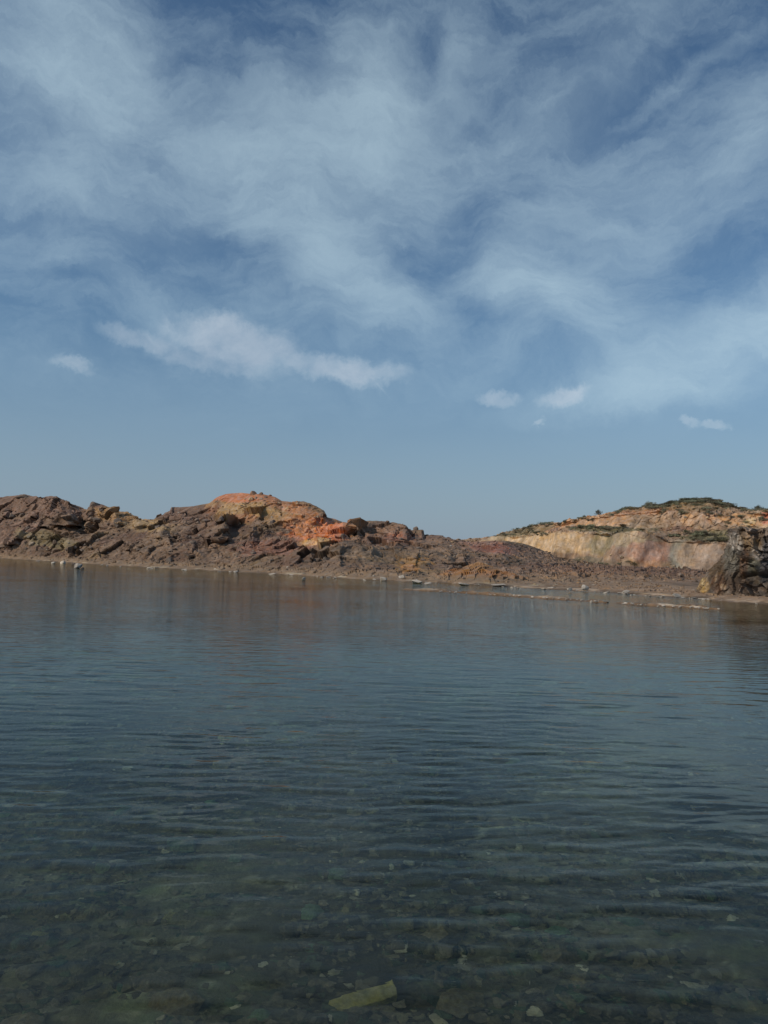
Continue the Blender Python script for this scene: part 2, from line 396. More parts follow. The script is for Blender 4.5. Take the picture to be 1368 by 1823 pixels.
def build_bank():
    nc = 1500
    U = np.linspace(-320, 1700, nc)
    ds = shore_dist(U)
    vs = interp(U, SHORE)
    hz = interp(U, [(-320, 967), (1700, 1020)])
    foot = interp(U, [(-320, 975), (0, 983), (100, 991), (200, 996), (300, 1001), (400, 1008), (500, 1010), (600, 1008), (690, 1018), (760, 1027), (850, 1036),
                      (950, 1041), (1050, 1045), (1150, 1051), (1260, 1058), (1368, 1066), (1700, 1088)])
    mid = interp(U, [(-320, 935), (0, 948), (100, 955), (200, 962), (300, 958), (400, 968), (500, 978), (600, 975), (700, 985), (800, 1000), (880, 1012),
                     (960, 1022), (1050, 1032), (1150, 1036), (1260, 1042), (1368, 1046), (1700, 1060)])
    shelf = interp(U, [(-320, 920), (0, 925), (100, 930), (140, 948), (200, 945), (250, 938), (300, 938), (400, 940), (500, 944), (560, 950), (620, 962), (700, 962),
                       (800, 972), (880, 985), (960, 1003), (1050, 1016), (1150, 1022), (1260, 1030), (1368, 1034), (1700, 1045)])
    top = interp(U, [(-320, 880), (-120, 884), (0, 887), (25, 884), (42, 881), (58, 886), (100, 889), (118, 896), (126, 900), (142, 905), (158, 909), (162, 899),
                     (178, 900), (186, 902), (205, 909), (228, 910), (240, 920), (264, 927), (277, 926), (281, 918), (303, 911), (306, 904), (330, 902), (345, 900),
                     (372, 895), (386, 884), (402, 878), (430, 876), (470, 879), (490, 884), (502, 891), (545, 896), (562, 902), (576, 911), (581, 920),
                     (600, 925), (614, 931), (640, 931), (655, 928), (680, 926), (700, 928), (715, 933), (730, 942), (753, 943), (757, 952), (775, 955), (800, 957),
                     (812, 963), (842, 965), (880, 963), (905, 963), (930, 967), (960, 977), (1000, 995), (1050, 1005), (1100, 1010), (1200, 1014), (1290, 1018),
                     (1368, 1024), (1700, 1034)])
    dk = interp(U, [(-320, 34), (600, 34), (900, 45), (1000, 60), (1368, 85), (1700, 85)])
    d1 = ds+interp(U, [(0, 5), (900, 4), (1368, 2.5)]); d2 = ds+dk*0.42; d3 = ds+dk*0.66; d4 = ds+dk
    L = []
    def zline(z, d):      # a line of given height at distance d
        # pixel row for height z at distance d, solved on the ray's slope
        a = ray(U, np.full_like(U, 900.0)); b = ray(U, np.full_like(U, 1100.0))
        sa = a[:, 2]/np.hypot(a[:, 0], a[:, 1]); sb = b[:, 2]/np.hypot(b[:, 0], b[:, 1]); s = (z-CAMZ)/d
        return 900+(s-sa)/(sb-sa)*200
    lines = [(zline(-5.0, ds*0.72), ds*0.72), (zline(-0.45, ds-2.0), ds-2.0), (vs, ds), (foot, d1), (mid, d2), (shelf, d3), (top, d4)]
    P = lines_to_grid(U, lines, [10, 14, 26, 90, 90, 110])
    nback = 24
    ztop = P[-1, :, 2]
    back = []
    for k in range(1, nback):
        t = k/(nback-1)
        d = d4+70*t
        z = np.maximum(ztop-0.6*70*t*0.5, 1.0)
        dirs = P[-1, :, :2]/np.hypot(P[-1, :, 0], P[-1, :, 1])[:, None]
        back.append(np.concatenate([dirs*d[:, None], z[:, None]], -1))
    P = np.concatenate([P, np.array(back)], 0)
    nr = P.shape[0]
    u, v = project(P)
    # soften the polyline creases
    land = sm(P[..., 2], 0.25, 1.6)
    # conical spoil heap by the water
    hp = at_dist(np.array(852.0), np.array(1001.0), float(np.interp(852, U, ds))+6.5)
    rr = np.hypot(P[..., 0]-hp[0], (P[..., 1]-hp[1])*1.0)
    cone = np.clip(1-rr/6.0, 0, 1)
    P[..., 2] = np.maximum(P[..., 2], np.where(cone > 0, -0.35+(hp[2]+0.35)*cone**1.05, -99))
    heap = sm(cone, 0.12, 0.3)
    # right-facing breaks in the rock (the sun comes from the left, so these stand in their own shade)
    toc = -P[..., :2]/np.hypot(P[..., 0], P[..., 1])[..., None]
    def brk(uc_top, vtop, uc_bot, vbot, width, A, soft=2.0):
        uc = uc_top+(uc_bot-uc_top)*(v-vtop)/(vbot-vtop)
        x = (u-(uc-width))/width
        saw = np.where((x > 0) & (x < 1), x**1.3, 0)
        saw = np.where(x >= 1, np.clip(1-(x-1)*width/soft, 0, 1), saw)
        wv = sm(v, vtop-6, vtop+3)*(1-sm(v, vbot-4, vbot+6))
        return saw*wv*A
    off = (brk(98, 884, 124, 940, 80, 8.5, 44)+brk(62, 922, 24, 972, 38, 4.0, 11)+brk(202, 912, 214, 938, 26, 5, 18)+brk(12, 908, 14, 922, 14, 2.5, 8)+brk(158, 905, 162, 930, 14, 2.5, 8)
           + brk(402, 926, 394, 958, 55, 4.4, 18)+brk(303, 902, 300, 916, 18, 2.5, 8)+brk(612, 936, 614, 962, 60, 3.6, 10)+brk(634, 932, 638, 960, 22, 3, 12)+brk(290, 945, 286, 958, 30, 2.5, 14)+brk(452, 958, 446, 975, 40, 1.4, 14)+brk(345, 966, 340, 985, 40, 1.8, 12)+brk(235, 962, 228, 978, 40, 1.8, 12)
           + brk(716, 930, 722, 962, 26, 3, 8)+brk(751, 942, 752, 960, 10, 1.8, 4)+brk(740, 946, 741, 958, 8, 1.4)+brk(552, 972, 556, 992, 24, 2.4, 10)
           + brk(605, 985, 607, 1003, 16, 1.5)+brk(745, 985, 742, 1004, 20, 1.4)+brk(950, 996, 960, 1012, 40, 2, 10)+brk(175, 976, 178, 990, 22, 1.2)
           + brk(128, 975, 130, 988, 18, 1.2)+brk(302, 958, 304, 968, 18, 1.5)+0)
    P[..., :2] += toc*off[..., None]
    # shaded hollow behind the broken shoulder
    hol = np.exp(-(((u-146)/15)**2+((v-936)/12)**2))*5
    P[..., :2] -= toc*hol[..., None]
    # rock relief
    n = normals(P); n[n[..., 2] < 0] *= -1
    n[:, :, :2] += toc*0.45; n /= np.linalg.norm(n, axis=-1, keepdims=True)
    S = P+fbm(P*0.35, 3, 5)[..., None]*1.2
    f1, c1 = facets(S/np.array([3.8, 8.0, 3.2]), 1, 0.9)
    f2, c2 = facets(S/np.array([1.6, 3.4, 1.4]), 2, 1.0)
    f3, c3 = facets(S/np.array([0.75, 0.75, 0.7]), 3, 1.0)
    lf = fbm(P*0.09, 3, 9)
    right = sm(u, 900, 1050)
    orange = (1-sm(np.hypot((u-430)/110, (v-885)/30), 0.7, 1.1))
    midr = sm(u, 640, 780)
    amp = land*(1-0.75*right)*(1-0.55*midr)*(1-0.8*heap)*(1-0.75*orange)
    lowband = 1-sm(v, 0, 1)*0
    rub = sm(fbm(P*0.16, 2, 44), -0.25, 0.35)*0.6+0.5
    calm = sm(fbm(P*0.11, 3, 91), -0.3, 0.4)
    disp = amp*(f1*(0.8+0.7*calm)+f2*(0.10+0.38*calm)*rub+f3*0.12*rub+0.10*fbm(P*1.6, 3, 8))+land*lf*0.7*(1-right)
    k1, kc1 = cobbles(S/np.array([1.9, 3.4, 1.6]), 51); k2, kc2 = cobbles(S/np.array([0.95, 0.95, 0.75]), 52)
    rubz = sm(fbm(P*0.13, 2, 57), -0.35, 0.25)*(1-0.6*sm(P[..., 2], 4.0, 7.0))
    lump = land*(1-0.9*heap)*(1-0.6*orange)*(1-0.6*midr*(1-right)*sm(-v, -992, -975))
    disp += lump*(rubz*0.70*k1+0.24*k2*(0.4+0.6*rubz))
    disp += sm(P[..., 2], 0.05, 0.5)*(1-land)*0.16*(f2+f3)+right*sm(P[..., 2], 0.1, 0.6)*(0.22*(f2+f3)+0.30*k1+0.22*k2)
    disp += heap*land*0.12*fbm(P*1.3, 4, 3)+heap*land*0.10*np.clip(f3, -1, 1)*sm(P[..., 2], 1.4, 0.8)
    back_mask = np.ones(nr); back_mask[-nback+3:] = 0.4
    disp = disp*back_mask[:, None]
    # keep the skyline where it is: damp the largest relief there
    sky_row = nr-nback
    rows = np.arange(nr)
    damp = 1-0.72*np.exp(-((rows-sky_row)/16.0)**2)
    disp = disp*damp[:, None]
    P = P+n*disp[..., None]
    # ledges
    u, v = project(P)
    dsh = np.hypot(P[..., 0], P[..., 1])-ds[None]
    P[..., 2] += (0.10*fbm(P*0.45, 3, 71)+0.05*fbm(P*1.6, 2, 72))*np.exp(-(dsh/2.5)**2)
    # colours
    nz = fbm(P*0.22, 4, 21); nz2 = fbm(P*0.7, 4, 22)
    cols = np.zeros(P.shape)+lin((104, 88, 76))*ALB
    def mixc(m, c):
        cols[:] = cols*(1-m[..., None])+lin(c)*ALB*m[..., None]
    mixc(sm(nz, 0.0, 0.8)*0.8, (92, 74, 68))
    mixc(sm(-nz, 0.1, 0.8)*0.7, (112, 96, 74))
    R = [
        (60, 900, 120, 20, 0, (104, 84, 76), .4, .7), (20, 945, 60, 30, 0, (112, 92, 84), .4, .6), (85, 962, 60, 16, -10, (110, 104, 76), .5, .55),
        (215, 915, 70, 18, -12, (134, 108, 76), .4, .8), (262, 935, 40, 14, 0, (142, 122, 92), .4, .7), (175, 898, 14, 7, 0, (90, 70, 64), .2, .8),
        (330, 912, 70, 18, 0, (96, 78, 70), .4, .8), (400, 905, 40, 18, 0, (112, 80, 62), .4, .7),
        (470, 905, 110, 26, -8, (140, 114, 82), .5, .85), (440, 910, 60, 16, 8, (146, 122, 86), .4, .6), (430, 922, 36, 8, 0, (134, 94, 76), .3, .6),
        (430, 884, 75, 11, 0, (152, 100, 74), .25, .95), (510, 900, 70, 12, -18, (146, 104, 78), .35, .75),
        (545, 930, 50, 18, 0, (140, 98, 70), .4, .7), (570, 945, 60, 24, 0, (164, 104, 70), .35, .95), (602, 948, 16, 16, 0, (156, 98, 70), .3, .9),
        (545, 940, 26, 14, 0, (164, 118, 80), .3, .6), (556, 965, 34, 6, 8, (196, 164, 118), .35, .9),
        (480, 975, 70, 14, 5, (110, 80, 70), .5, .8), (630, 940, 18, 22, 0, (138, 106, 80), .3, .7), (690, 950, 60, 18, 0, (124, 98, 82), .4, .7),
        (715, 962, 30, 14, 0, (136, 88, 72), .5, .6), (790, 962, 60, 8, 0, (118, 98, 88), .4, .6),
        (820, 975, 140, 14, -3, (118, 98, 84), .5, .7), (880, 975, 60, 12, -5, (124, 82, 76), .4, .7), (850, 966, 40, 6, 0, (132, 108, 98), .3, .7),
        (735, 998, 34, 18, 0, (128, 100, 62), .5, .8), (730, 1012, 16, 10, 0, (146, 108, 70), .3, .8), (790, 985, 80, 10, 0, (108, 94, 82), .4, .6),
        (950, 990, 60, 14, -20, (112, 94, 84), .5, .7), (1100, 1015, 220, 9, -2, (100, 82, 76), .5, .7), (1150, 1037, 300, 14, -4, (122, 102, 88), .5, .8),
        (1200, 1052, 260, 12, -5, (134, 114, 96), .5, .8), (660, 985, 90, 14, 0, (108, 94, 80), .5, .6)]
    paint(cols, u, v, R, nz2)
    # spoil heap
    hm = heap*(v > 985)
    hc = lin((126, 96, 66))*ALB
    cols[:] = cols*(1-hm[..., None]*0.9)+hc*(hm[..., None]*0.9)*(1+0.35*nz2[..., None])
    hm2 = hm*sm(P[..., 2]+nz2*0.4, 1.3, 0.5)*0.6; mixc(hm2, (120, 82, 56))
    # per-block variation
    cols *= (0.9+0.2*c1[..., None])*(0.88+0.24*c2[..., None])*(0.9+0.2*c3[..., None])*(0.9+0.25*(kc2*(k2 > 0.2))[..., None]*lump[..., None])
    # beach, wet strip and pale crust at the waterline
    zz = P[..., 2]; dsh = np.hypot(P[..., 0], P[..., 1])-ds[None]
    mixc((1-sm(zz, 0.35, 0.9))*(1-0.6*right), (112, 96, 80))
    mixc((1-sm(zz+0.1*nz2, 0.02, 0.12)), (84, 72, 60))
    edge = np.exp(-((zz-0.07)/0.055)**2)*sm(fbm(P*0.8, 3, 79), -0.2, 0.15)*(zz > 0.005)*sm(u, 480, 900)*(dsh < 2.5)
    edge2 = np.exp(-((dsh-1.6)/0.25)**2)*sm(fbm(P*0.6, 3, 80), 0.0, 0.3)*sm(u, 900, 1000)
    crust = np.exp(-((zz-0.13-0.03*nz2)/0.05)**2)*sm(fbm(P*np.array([0.5, 0.5, 0.5]), 3, 77), -0.1, 0.35)
    mixc(crust*0.45*(1-right)*sm(fbm(P*0.9, 2, 78), -0.1, 0.3), (176, 170, 150))
    mixc(edge*0.8*sm(fbm(P*2.0, 2, 83), -0.3, 0.2), (150, 133, 116)); mixc(edge2*0.6, (166, 148, 128))
    cols = desat(cols*np.array([1.30, 1.20, 1.05]), 0.90)
    me = mesh_np('quarry_bank', P, grid_faces(nr, nc), M_BANK, cols)
    o = link('quarry_bank', me)
    tag(o, 'brown broken rock bank of the old quarry along the far waterline', kind='structure')
    return P, U, sky_row, cols

BANK_P, BANK_U, BANK_SKY, BANKC = build_bank()

def build_hill():
    nc = 1150
    U = np.linspace(760, 1760, nc)
    D = interp(U, [(760, 175), (900, 165), (1000, 150), (1100, 140), (1760, 128)])
    foot = interp(U, [(760, 985), (880, 978), (950, 990), (1000, 1000), (1050, 1008), (1100, 1016), (1200, 1020), (1368, 1024), (1760, 1034)])
    w0 = interp(U, [(760, 980), (880, 966), (905, 966), (950, 978), (970, 990), (1010, 996), (1060, 1000), (1100, 1010), (1200, 1014), (1368, 1018), (1760, 1030)])
    w1 = interp(U, [(760, 970), (860, 962), (885, 958), (905, 956), (950, 957), (966, 951), (990, 949), (1040, 950), (1090, 952), (1130, 946), (1170, 955), (1195, 964), (1240, 966), (1290, 970), (1368, 972), (1760, 980)])
    b2 = interp(U, [(760, 968), (880, 957), (905, 955), (950, 955), (975, 948), (1000, 944), (1050, 943), (1100, 941), (1180, 944), (1290, 946), (1368, 945), (1760, 950)])
    w3 = interp(U, [(760, 967), (870, 957), (895, 953), (940, 948), (965, 938), (1000, 932), (1040, 925), (1070, 920), (1100, 917), (1130, 913), (1160, 912), (1200, 909), (1240, 906), (1262, 906), (1285, 918), (1310, 915), (1368, 915), (1760, 925)])
    top = interp(U, [(760, 966), (860, 960), (885, 955), (900, 949), (915, 944), (950, 936), (1000, 932), (1030, 924), (1060, 920), (1080, 916), (1110, 908), (1150, 903), (1180, 901),
                     (1200, 895), (1225, 891), (1255, 891), (1280, 896), (1300, 902), (1330, 909), (1368, 911), (1760, 916)])
    w3 = np.maximum(w3, top+1.5); b2 = np.maximum(b2, w3+1.5); w1 = np.maximum(w1, b2+1.0); w0 = np.maximum(w0, w1+2)
    front = foot+4
    lines = [(np.maximum(front, foot+4), D-14), (foot, D), (w0, D+6), (w1, D+8.5), (b2, D+17), (w3, D+20.5), (top, D+36)]
    P = lines_to_grid(U, lines, [8, 26, 95, 36, 70, 60])
    nb = 14; zt = P[-1, :, 2]; dirs = P[-1, :, :2]/np.hypot(P[-1, :, 0], P[-1, :, 1])[:, None]
    back = [np.concatenate([dirs*(D+36+100*k/(nb-1))[:, None], np.maximum(zt-18*(k/(nb-1)), 0.9)[:, None]], -1) for k in range(1, nb)]
    P = np.concatenate([P, np.array(back)], 0); nr = P.shape[0]
    P[0, :, 2] = -1.0
    u, v = project(P)
    n = normals(P); n[n[..., 2] < 0] *= -1
    toc = -P[..., :2]/np.hypot(P[..., 0], P[..., 1])[..., None]
    n[:, :, :2] += toc*0.7; n /= np.linalg.norm(n, axis=-1, keepdims=True)
    rows = np.arange(nr)
    wall1 = ((rows >= 34) & (rows <= 128)).astype(float)[:, None]*np.ones(nc)
    wall2 = ((rows >= 166) & (rows <= 232)).astype(float)[:, None]*np.ones(nc)
    f1, c1 = facets(P/np.array([6.0, 6.0, 7.0]), 41, 0.6); f2, c2 = facets(P/np.array([2.4, 2.4, 3.0]), 42, 0.9); f3, c3 = facets(P/np.array([1.0, 1.0, 0.8]), 43, 1.0)
    rough2 = sm(u, 1090, 1180)
    land = sm(P[..., 2], 0.8, 2.5)
    butt = fbm(P*np.array([0.22, 0.22, 0.04]), 3, 55)      # buttresses and gullies
    disp = (wall1*(f1*0.14+f2*0.06+f3*0.05+butt*1.6)+wall2*(f1*0.16+f2*(0.06+0.12*rough2)+f3*(0.08+0.15*rough2)+0.35*rough2*cobbles(P/1.6, 9)[0]+butt*1.0)
            + (1-wall1)*(1-wall2)*(0.45*f2+0.35*f3+0.3*fbm(P*0.5, 3, 3)+0.3*cobbles(P/1.3, 19)[0]))
    damp = 1-0.7*np.exp(-((rows-(nr-nb))/10.0)**2)
    P = P+n*(disp*land*damp[:, None])[..., None]
    u, v = project(P)
    nz = fbm(P*0.12, 4, 61); nz2 = fbm(P*0.45, 4, 62)
    cols = np.zeros(P.shape)+lin((138, 112, 86))*ALB
    def mixc(m, c): cols[:] = cols*(1-m[..., None])+lin(c)*ALB*m[..., None]
    mixc(sm(nz, 0, .8)*0.6, (126, 96, 80)); mixc(sm(-nz, 0, .8)*0.5, (146, 124, 94))
    R = [(960, 968, 90, 20, 0, (170, 142, 104), .3, .95), (1010, 966, 60, 20, 0, (176, 146, 106), .3, .9), (905, 958, 40, 5, 0, (172, 148, 110), .2, .8),
         (1000, 925, 60, 14, 20, (176, 130, 84), .3, .9), (1080, 925, 60, 14, 5, (168, 128, 88), .3, .9), (1150, 908, 80, 10, 5, (166, 118, 78), .4, .8),
         (940, 945, 60, 7, 10, (96, 88, 60), .4, .7), (1120, 965, 70, 22, 0, (138, 122, 96), .4, .85), (1070, 968, 22, 22, 40, (110, 102, 70), .4, .6),
         (1130, 950, 7, 16, -25, (184, 158, 126), .3, .9), (1072, 962, 8, 16, -20, (162, 142, 112), .3, .8), (1125, 990, 8, 16, 0, (170, 136, 98), .4, .8),
         (1160, 985, 60, 24, 0, (146, 108, 90), .4, .85), (1160, 1006, 26, 10, 0, (160, 118, 84), .4, .8), (1105, 985, 26, 16, 0, (132, 104, 88), .5, .7),
         (1212, 990, 24, 34, 0, (128, 122, 106), .2, .95), (1245, 985, 44, 30, 0, (146, 122, 98), .4, .85), (1262, 990, 26, 24, 0, (140, 120, 104), .3, .6),
         (1045, 1005, 60, 12, 0, (118, 102, 88), .5, .8), (1040, 1000, 30, 8, 0, (100, 92, 70), .5, .6),
         (1230, 925, 70, 16, 0, (150, 120, 92), .5, .8), (1225, 925, 12, 12, 0, (182, 140, 96), .4, .8), (1260, 920, 12, 14, 20, (172, 132, 98), .4, .7),
         (1330, 925, 60, 14, 0, (168, 126, 80), .4, .9), (1335, 929, 12, 7, 10, (196, 164, 108), .2, .9), (1362, 920, 8, 14, 0, (170, 98, 72), .2, .8),
         (1240, 900, 60, 10, 0, (124, 100, 66), .5, .8), (1180, 955, 60, 7, 0, (120, 98, 80), .5, .7), (1265, 957, 50, 10, 0, (98, 90, 66), .4, .85),
         (1290, 948, 60, 9, 5, (104, 98, 66), .5, .7), (1170, 900, 110, 7, 6, (118, 100, 64), .6, .6), (1100, 942, 90, 5, 0, (84, 82, 56), .5, .8),
         (1215, 942, 40, 5, 0, (112, 78, 66), .5, .6)]
    paint(cols, u, v, R, nz2)
    cols *= (0.88+0.24*c2[..., None])*(0.92+0.16*c3[..., None])
    vs = fbm(P*np.array([1.1, 1.1, 0.08]), 4, 66)
    cols *= 1+0.30*(vs*np.maximum(wall1, wall2))[..., None]
    me = mesh_np('quarry_hill', np.asarray(P), grid_faces(nr, nc), M_HILL, desat(cols*np.array([1.10, 1.07, 1.01]), 0.78))
    o = link('quarry_hill', me)
    tag(o, 'terraced tan quarry hill with cut rock walls behind the bank', kind='structure')
    return P, U, nr-nb
HILL_P, HILL_U, HILL_SKY = build_hill()

# lake bed that rises behind the camera into the near shore
def bed_height(x, y):
    d = y
    base = np.interp(d, [-30, -4, 0.5, 2.0, 3.4, 5, 8, 14, 25, 160], [1.2, 0.75, 0.12, -0.20, -0.36, -0.46, -0.66, -1.5, -3.8, -6.0])
    # shallower shelf to the right, a darker channel in the middle
    base = base+0.35*sm(x-0.25*y, 0.3, 3.0)*sm(y, 4, 8)*(1-sm(y, 14, 22))
    return base
def build_bed():
    ys = np.concatenate([np.linspace(-30, 0.5, 24), np.linspace(0.6, 12, 240), np.linspace(12.2, 30, 60), np.linspace(31, 170, 40)])
    nx = 420
    t = np.linspace(-1, 1, nx)
    X = t[None]*np.clip(3+np.abs(ys)*0.95, 4, 200)[:, None]; X = X+np.sign(t)[None]*(np.abs(t)[None] > 0.995)*120
    Y = np.repeat(ys[:, None], nx, 1)
    Z = bed_height(X, Y)
    P = np.stack([X, Y, Z], -1)
    near = 1-sm(Y, 15, 40)
    P[..., 2] += near*(0.05*fbm(P*0.9, 3, 4)+0.028*facets(P*np.array([3, 3, 3.0]), 6)[0])
    nz = fbm(P*np.array([1.2, 1.2, 1.2]), 4, 31); nz2 = fbm(P*5, 3, 32)
    cols = np.zeros(P.shape)+np.array([0.085, 0.078, 0.048])
    cols = cols*(1+0.6*nz[..., None])+np.array([0.02, 0.035, 0.01])*sm(nz2, 0, 1)[..., None]
    # caustic light painted into the bed colour as thin winding lines, and larger light and dark patches
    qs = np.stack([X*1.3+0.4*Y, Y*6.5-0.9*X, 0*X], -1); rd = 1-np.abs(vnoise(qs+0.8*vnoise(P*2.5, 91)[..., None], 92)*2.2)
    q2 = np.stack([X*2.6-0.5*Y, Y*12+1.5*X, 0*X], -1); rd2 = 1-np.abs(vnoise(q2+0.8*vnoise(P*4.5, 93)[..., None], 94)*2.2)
    caustic_streaks = (sm(rd, 0.80, 1.0)*sm(vnoise(P*0.9, 95), -0.2, 0.5)+0.6*sm(rd2, 0.75, 1.0)*sm(vnoise(P*1.7, 96), -0.1, 0.5))*near
    patch = sm(fbm(P*np.array([0.9, 0.9, 0.9]), 3, 97), -0.2, 0.5)*near
    cols = cols*(0.55+1.0*patch[..., None])
    cols = cols+caustic_streaks[..., None]*np.array([0.26, 0.24, 0.17])
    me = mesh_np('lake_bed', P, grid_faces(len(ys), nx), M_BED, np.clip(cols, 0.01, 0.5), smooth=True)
    tag(link('lake_bed', me), 'dark stony lake bed rising to the near shore', kind='structure')
build_bed()

# far ground sheet to the horizon
def build_ground():
    a = np.linspace(0, 2*math.pi, 97); r = np.array([190, 400, 1200, 4000, 9000.0])
    P = np.stack([np.outer(r, np.cos(a)), np.outer(r, np.sin(a)), np.full((len(r), len(a)), 0.6)], -1)
    P[0, :, 2] = -8
    me = mesh_np('ground', P, grid_faces(len(r), len(a))[:, ::-1], M_BANK, np.zeros(P.shape)+lin((130, 112, 90))*1.5)
    tag(link('ground', me), 'dry brown ground beyond the quarry', kind='structure')
build_ground()

# water body: closed volume whose top is the lake surface, with real ripples near the camera
def build_water():
    ys = np.concatenate([[-2.0, -0.5], np.linspace(0.3, 9, 330), np.linspace(9.04, 20, 230), np.geomspace(20.1, 168, 40)])
    nx = 460
    t = np.linspace(-1, 1, nx)
    X = t[None]*np.clip(2.2+np.abs(ys)*0.75, 3, 200)[:, None]; X[:, 0] = -230; X[:, -1] = 230
    Y = np.repeat(ys[:, None], nx, 1)
    q = np.stack([X, Y, np.zeros_like(X)], -1)
    patch = 0.7+0.6*sm(vnoise(q*np.array([0.22, 0.35, 1]), 5), -0.5, 0.5)
    def lay(rot, sx, sy, sd):
        a = math.radians(rot); xr = X*math.cos(a)+Y*math.sin(a); yr = -X*math.sin(a)+Y*math.cos(a)
        wob = 0.35*vnoise(q*0.8, sd+5)
        return vnoise(np.stack([xr*sx, yr*sy+wob, np.full_like(X, sd*3.3)], -1), sd)
    Z = (0.0013*lay(4, 0.6, 2.6, 1)+0.0034*lay(7, 1.1, 6.0, 2)+0.0036*lay(-4, 1.9, 8.5, 3)+0.0022*lay(14, 4.5, 14, 4))*patch*RIPPLE
    Z = Z*sm(Y, -0.4, 1.0)*(1-sm(Y, 12, 20))*(1-sm(np.abs(t), 0.9, 0.99))[None]
    P = np.stack([X, Y, Z], -1)
    nr = len(ys); n = nr*nx
    V = P.reshape(-1, 3)
    rim = np.concatenate([np.arange(nx), np.arange(1, nr)*nx+nx-1, (nr-1)*nx+np.arange(nx-2, -1, -1), np.arange(nr-2, 0, -1)*nx])
    low = V[rim].copy(); low[:, 2] = -9
    V = np.concatenate([V, low, [[0, 80, -9]]])
    me = bpy.data.meshes.new('lake_water')
    k = len(rim); li = n+np.arange(k)
    tops = grid_faces(nr, nx); sides = np.stack([rim, li, np.roll(li, -1), np.roll(rim, -1)], -1)
    tri = np.stack([li, np.full(k, n+k), np.roll(li, -1)], -1)
    me.from_pydata([tuple(p) for p in V], [], [tuple(int(a) for a in f) for f in np.concatenate([tops, sides])]+[tuple(int(a) for a in f) for f in tri])
    sf = np.zeros(len(me.polygons), bool); sf[:len(tops)] = True
    me.polygons.foreach_set('use_smooth', sf)
    me.update(); me.materials.append(M_WATER)
    tag(link('lake_water', me), 'clear rippled lake water reflecting the sky', kind='structure')
RIPPLE = 1.0
build_water()

# ============================================================ sandbars
def ribbon(name, px, half, height, label, seed):
    c = ground_hit(np.array([p[0] for p in px]), np.array([p[1] for p in px]))
    L = np.concatenate([[0], np.cumsum(np.hypot(*np.diff(c, axis=0).T))])
    n = int(L[-1]/0.12)+2; ss = np.linspace(0, L[-1], n)
    x = np.interp(ss, L, c[:, 0]); y = np.interp(ss, L, c[:, 1])
    q = np.stack([x, y, np.zeros(n)], -1)
    tx, ty = np.gradient(x), np.gradient(y); ln = np.hypot(tx, ty); nx_, ny_ = -ty/ln, tx/ln
    end = np.clip(np.minimum(ss, L[-1]-ss)/1.5, 0, 1)**0.6
    w = half*(0.75+0.5*vnoise(q*0.35, seed))*(0.25+0.75*end)
    off = 0.5*vnoise(q*0.25, seed+3)*half
    m = 27; tt = np.linspace(-1.8, 1.8, m)
    P = np.zeros((m, n, 3))
    for i, t in enumerate(tt):
        P[i, :, 0] = x+nx_*(t*w+off); P[i, :, 1] = y+ny_*(t*w+off)
        P[i, :, 2] = height*(1-t*t)*(0.25+0.75*end)
    brk = sm(vnoise(q*0.5, seed+7), -0.95, -0.45)
    P[..., 2] = np.where(P[..., 2] > 0, P[..., 2]*(0.15+0.85*brk)[None], P[..., 2])+0.035*fbm(P*2.2, 3, seed+9)+0.03*np.clip(facets(P*3.0, seed)[0], -.6, .9)
    nz = fbm(P*1.1, 3, seed+20)
    cols = np.zeros(P.shape)+lin((108, 88, 70))*1.3
    m1 = sm(P[..., 2]+0.03*nz, 0.05, 0.10)[..., None]*sm(nz, -0.6, 0.0)[..., None]*(0.85 if half < 0.34 else 0.35)
    cols = cols*(1-m1)+lin((196, 180, 158))*1.2*m1
    me = mesh_np(name, P, grid_faces(m, n), M_BED, cols)
    tag(link(name, me), label, kind='structure')
ribbon('sandbar', [(716, 1050), (780, 1053), (860, 1058), (960, 1064), (1040, 1069.5), (1084, 1073)], 0.55, 0.13, 'long low mud bar just clear of the water before the spoil heap', 5)
ribbon('sandbar', [(1098, 1073.5), (1140, 1077), (1200, 1081), (1250, 1083.5), (1284, 1085.5)], 0.30, 0.11, 'narrow pale crusted bar in the water before the dark outcrop', 15)
ribbon('sandbar', [(1196, 1077), (1230, 1078.5), (1262, 1081)], 0.22, 0.09, 'short pale bar behind the narrow crusted one', 25)
ribbon('sandbar', [(518, 1045), (534, 1045.5), (549, 1046)], 0.35, 0.08, 'tiny isolated mud bar in open water', 35)

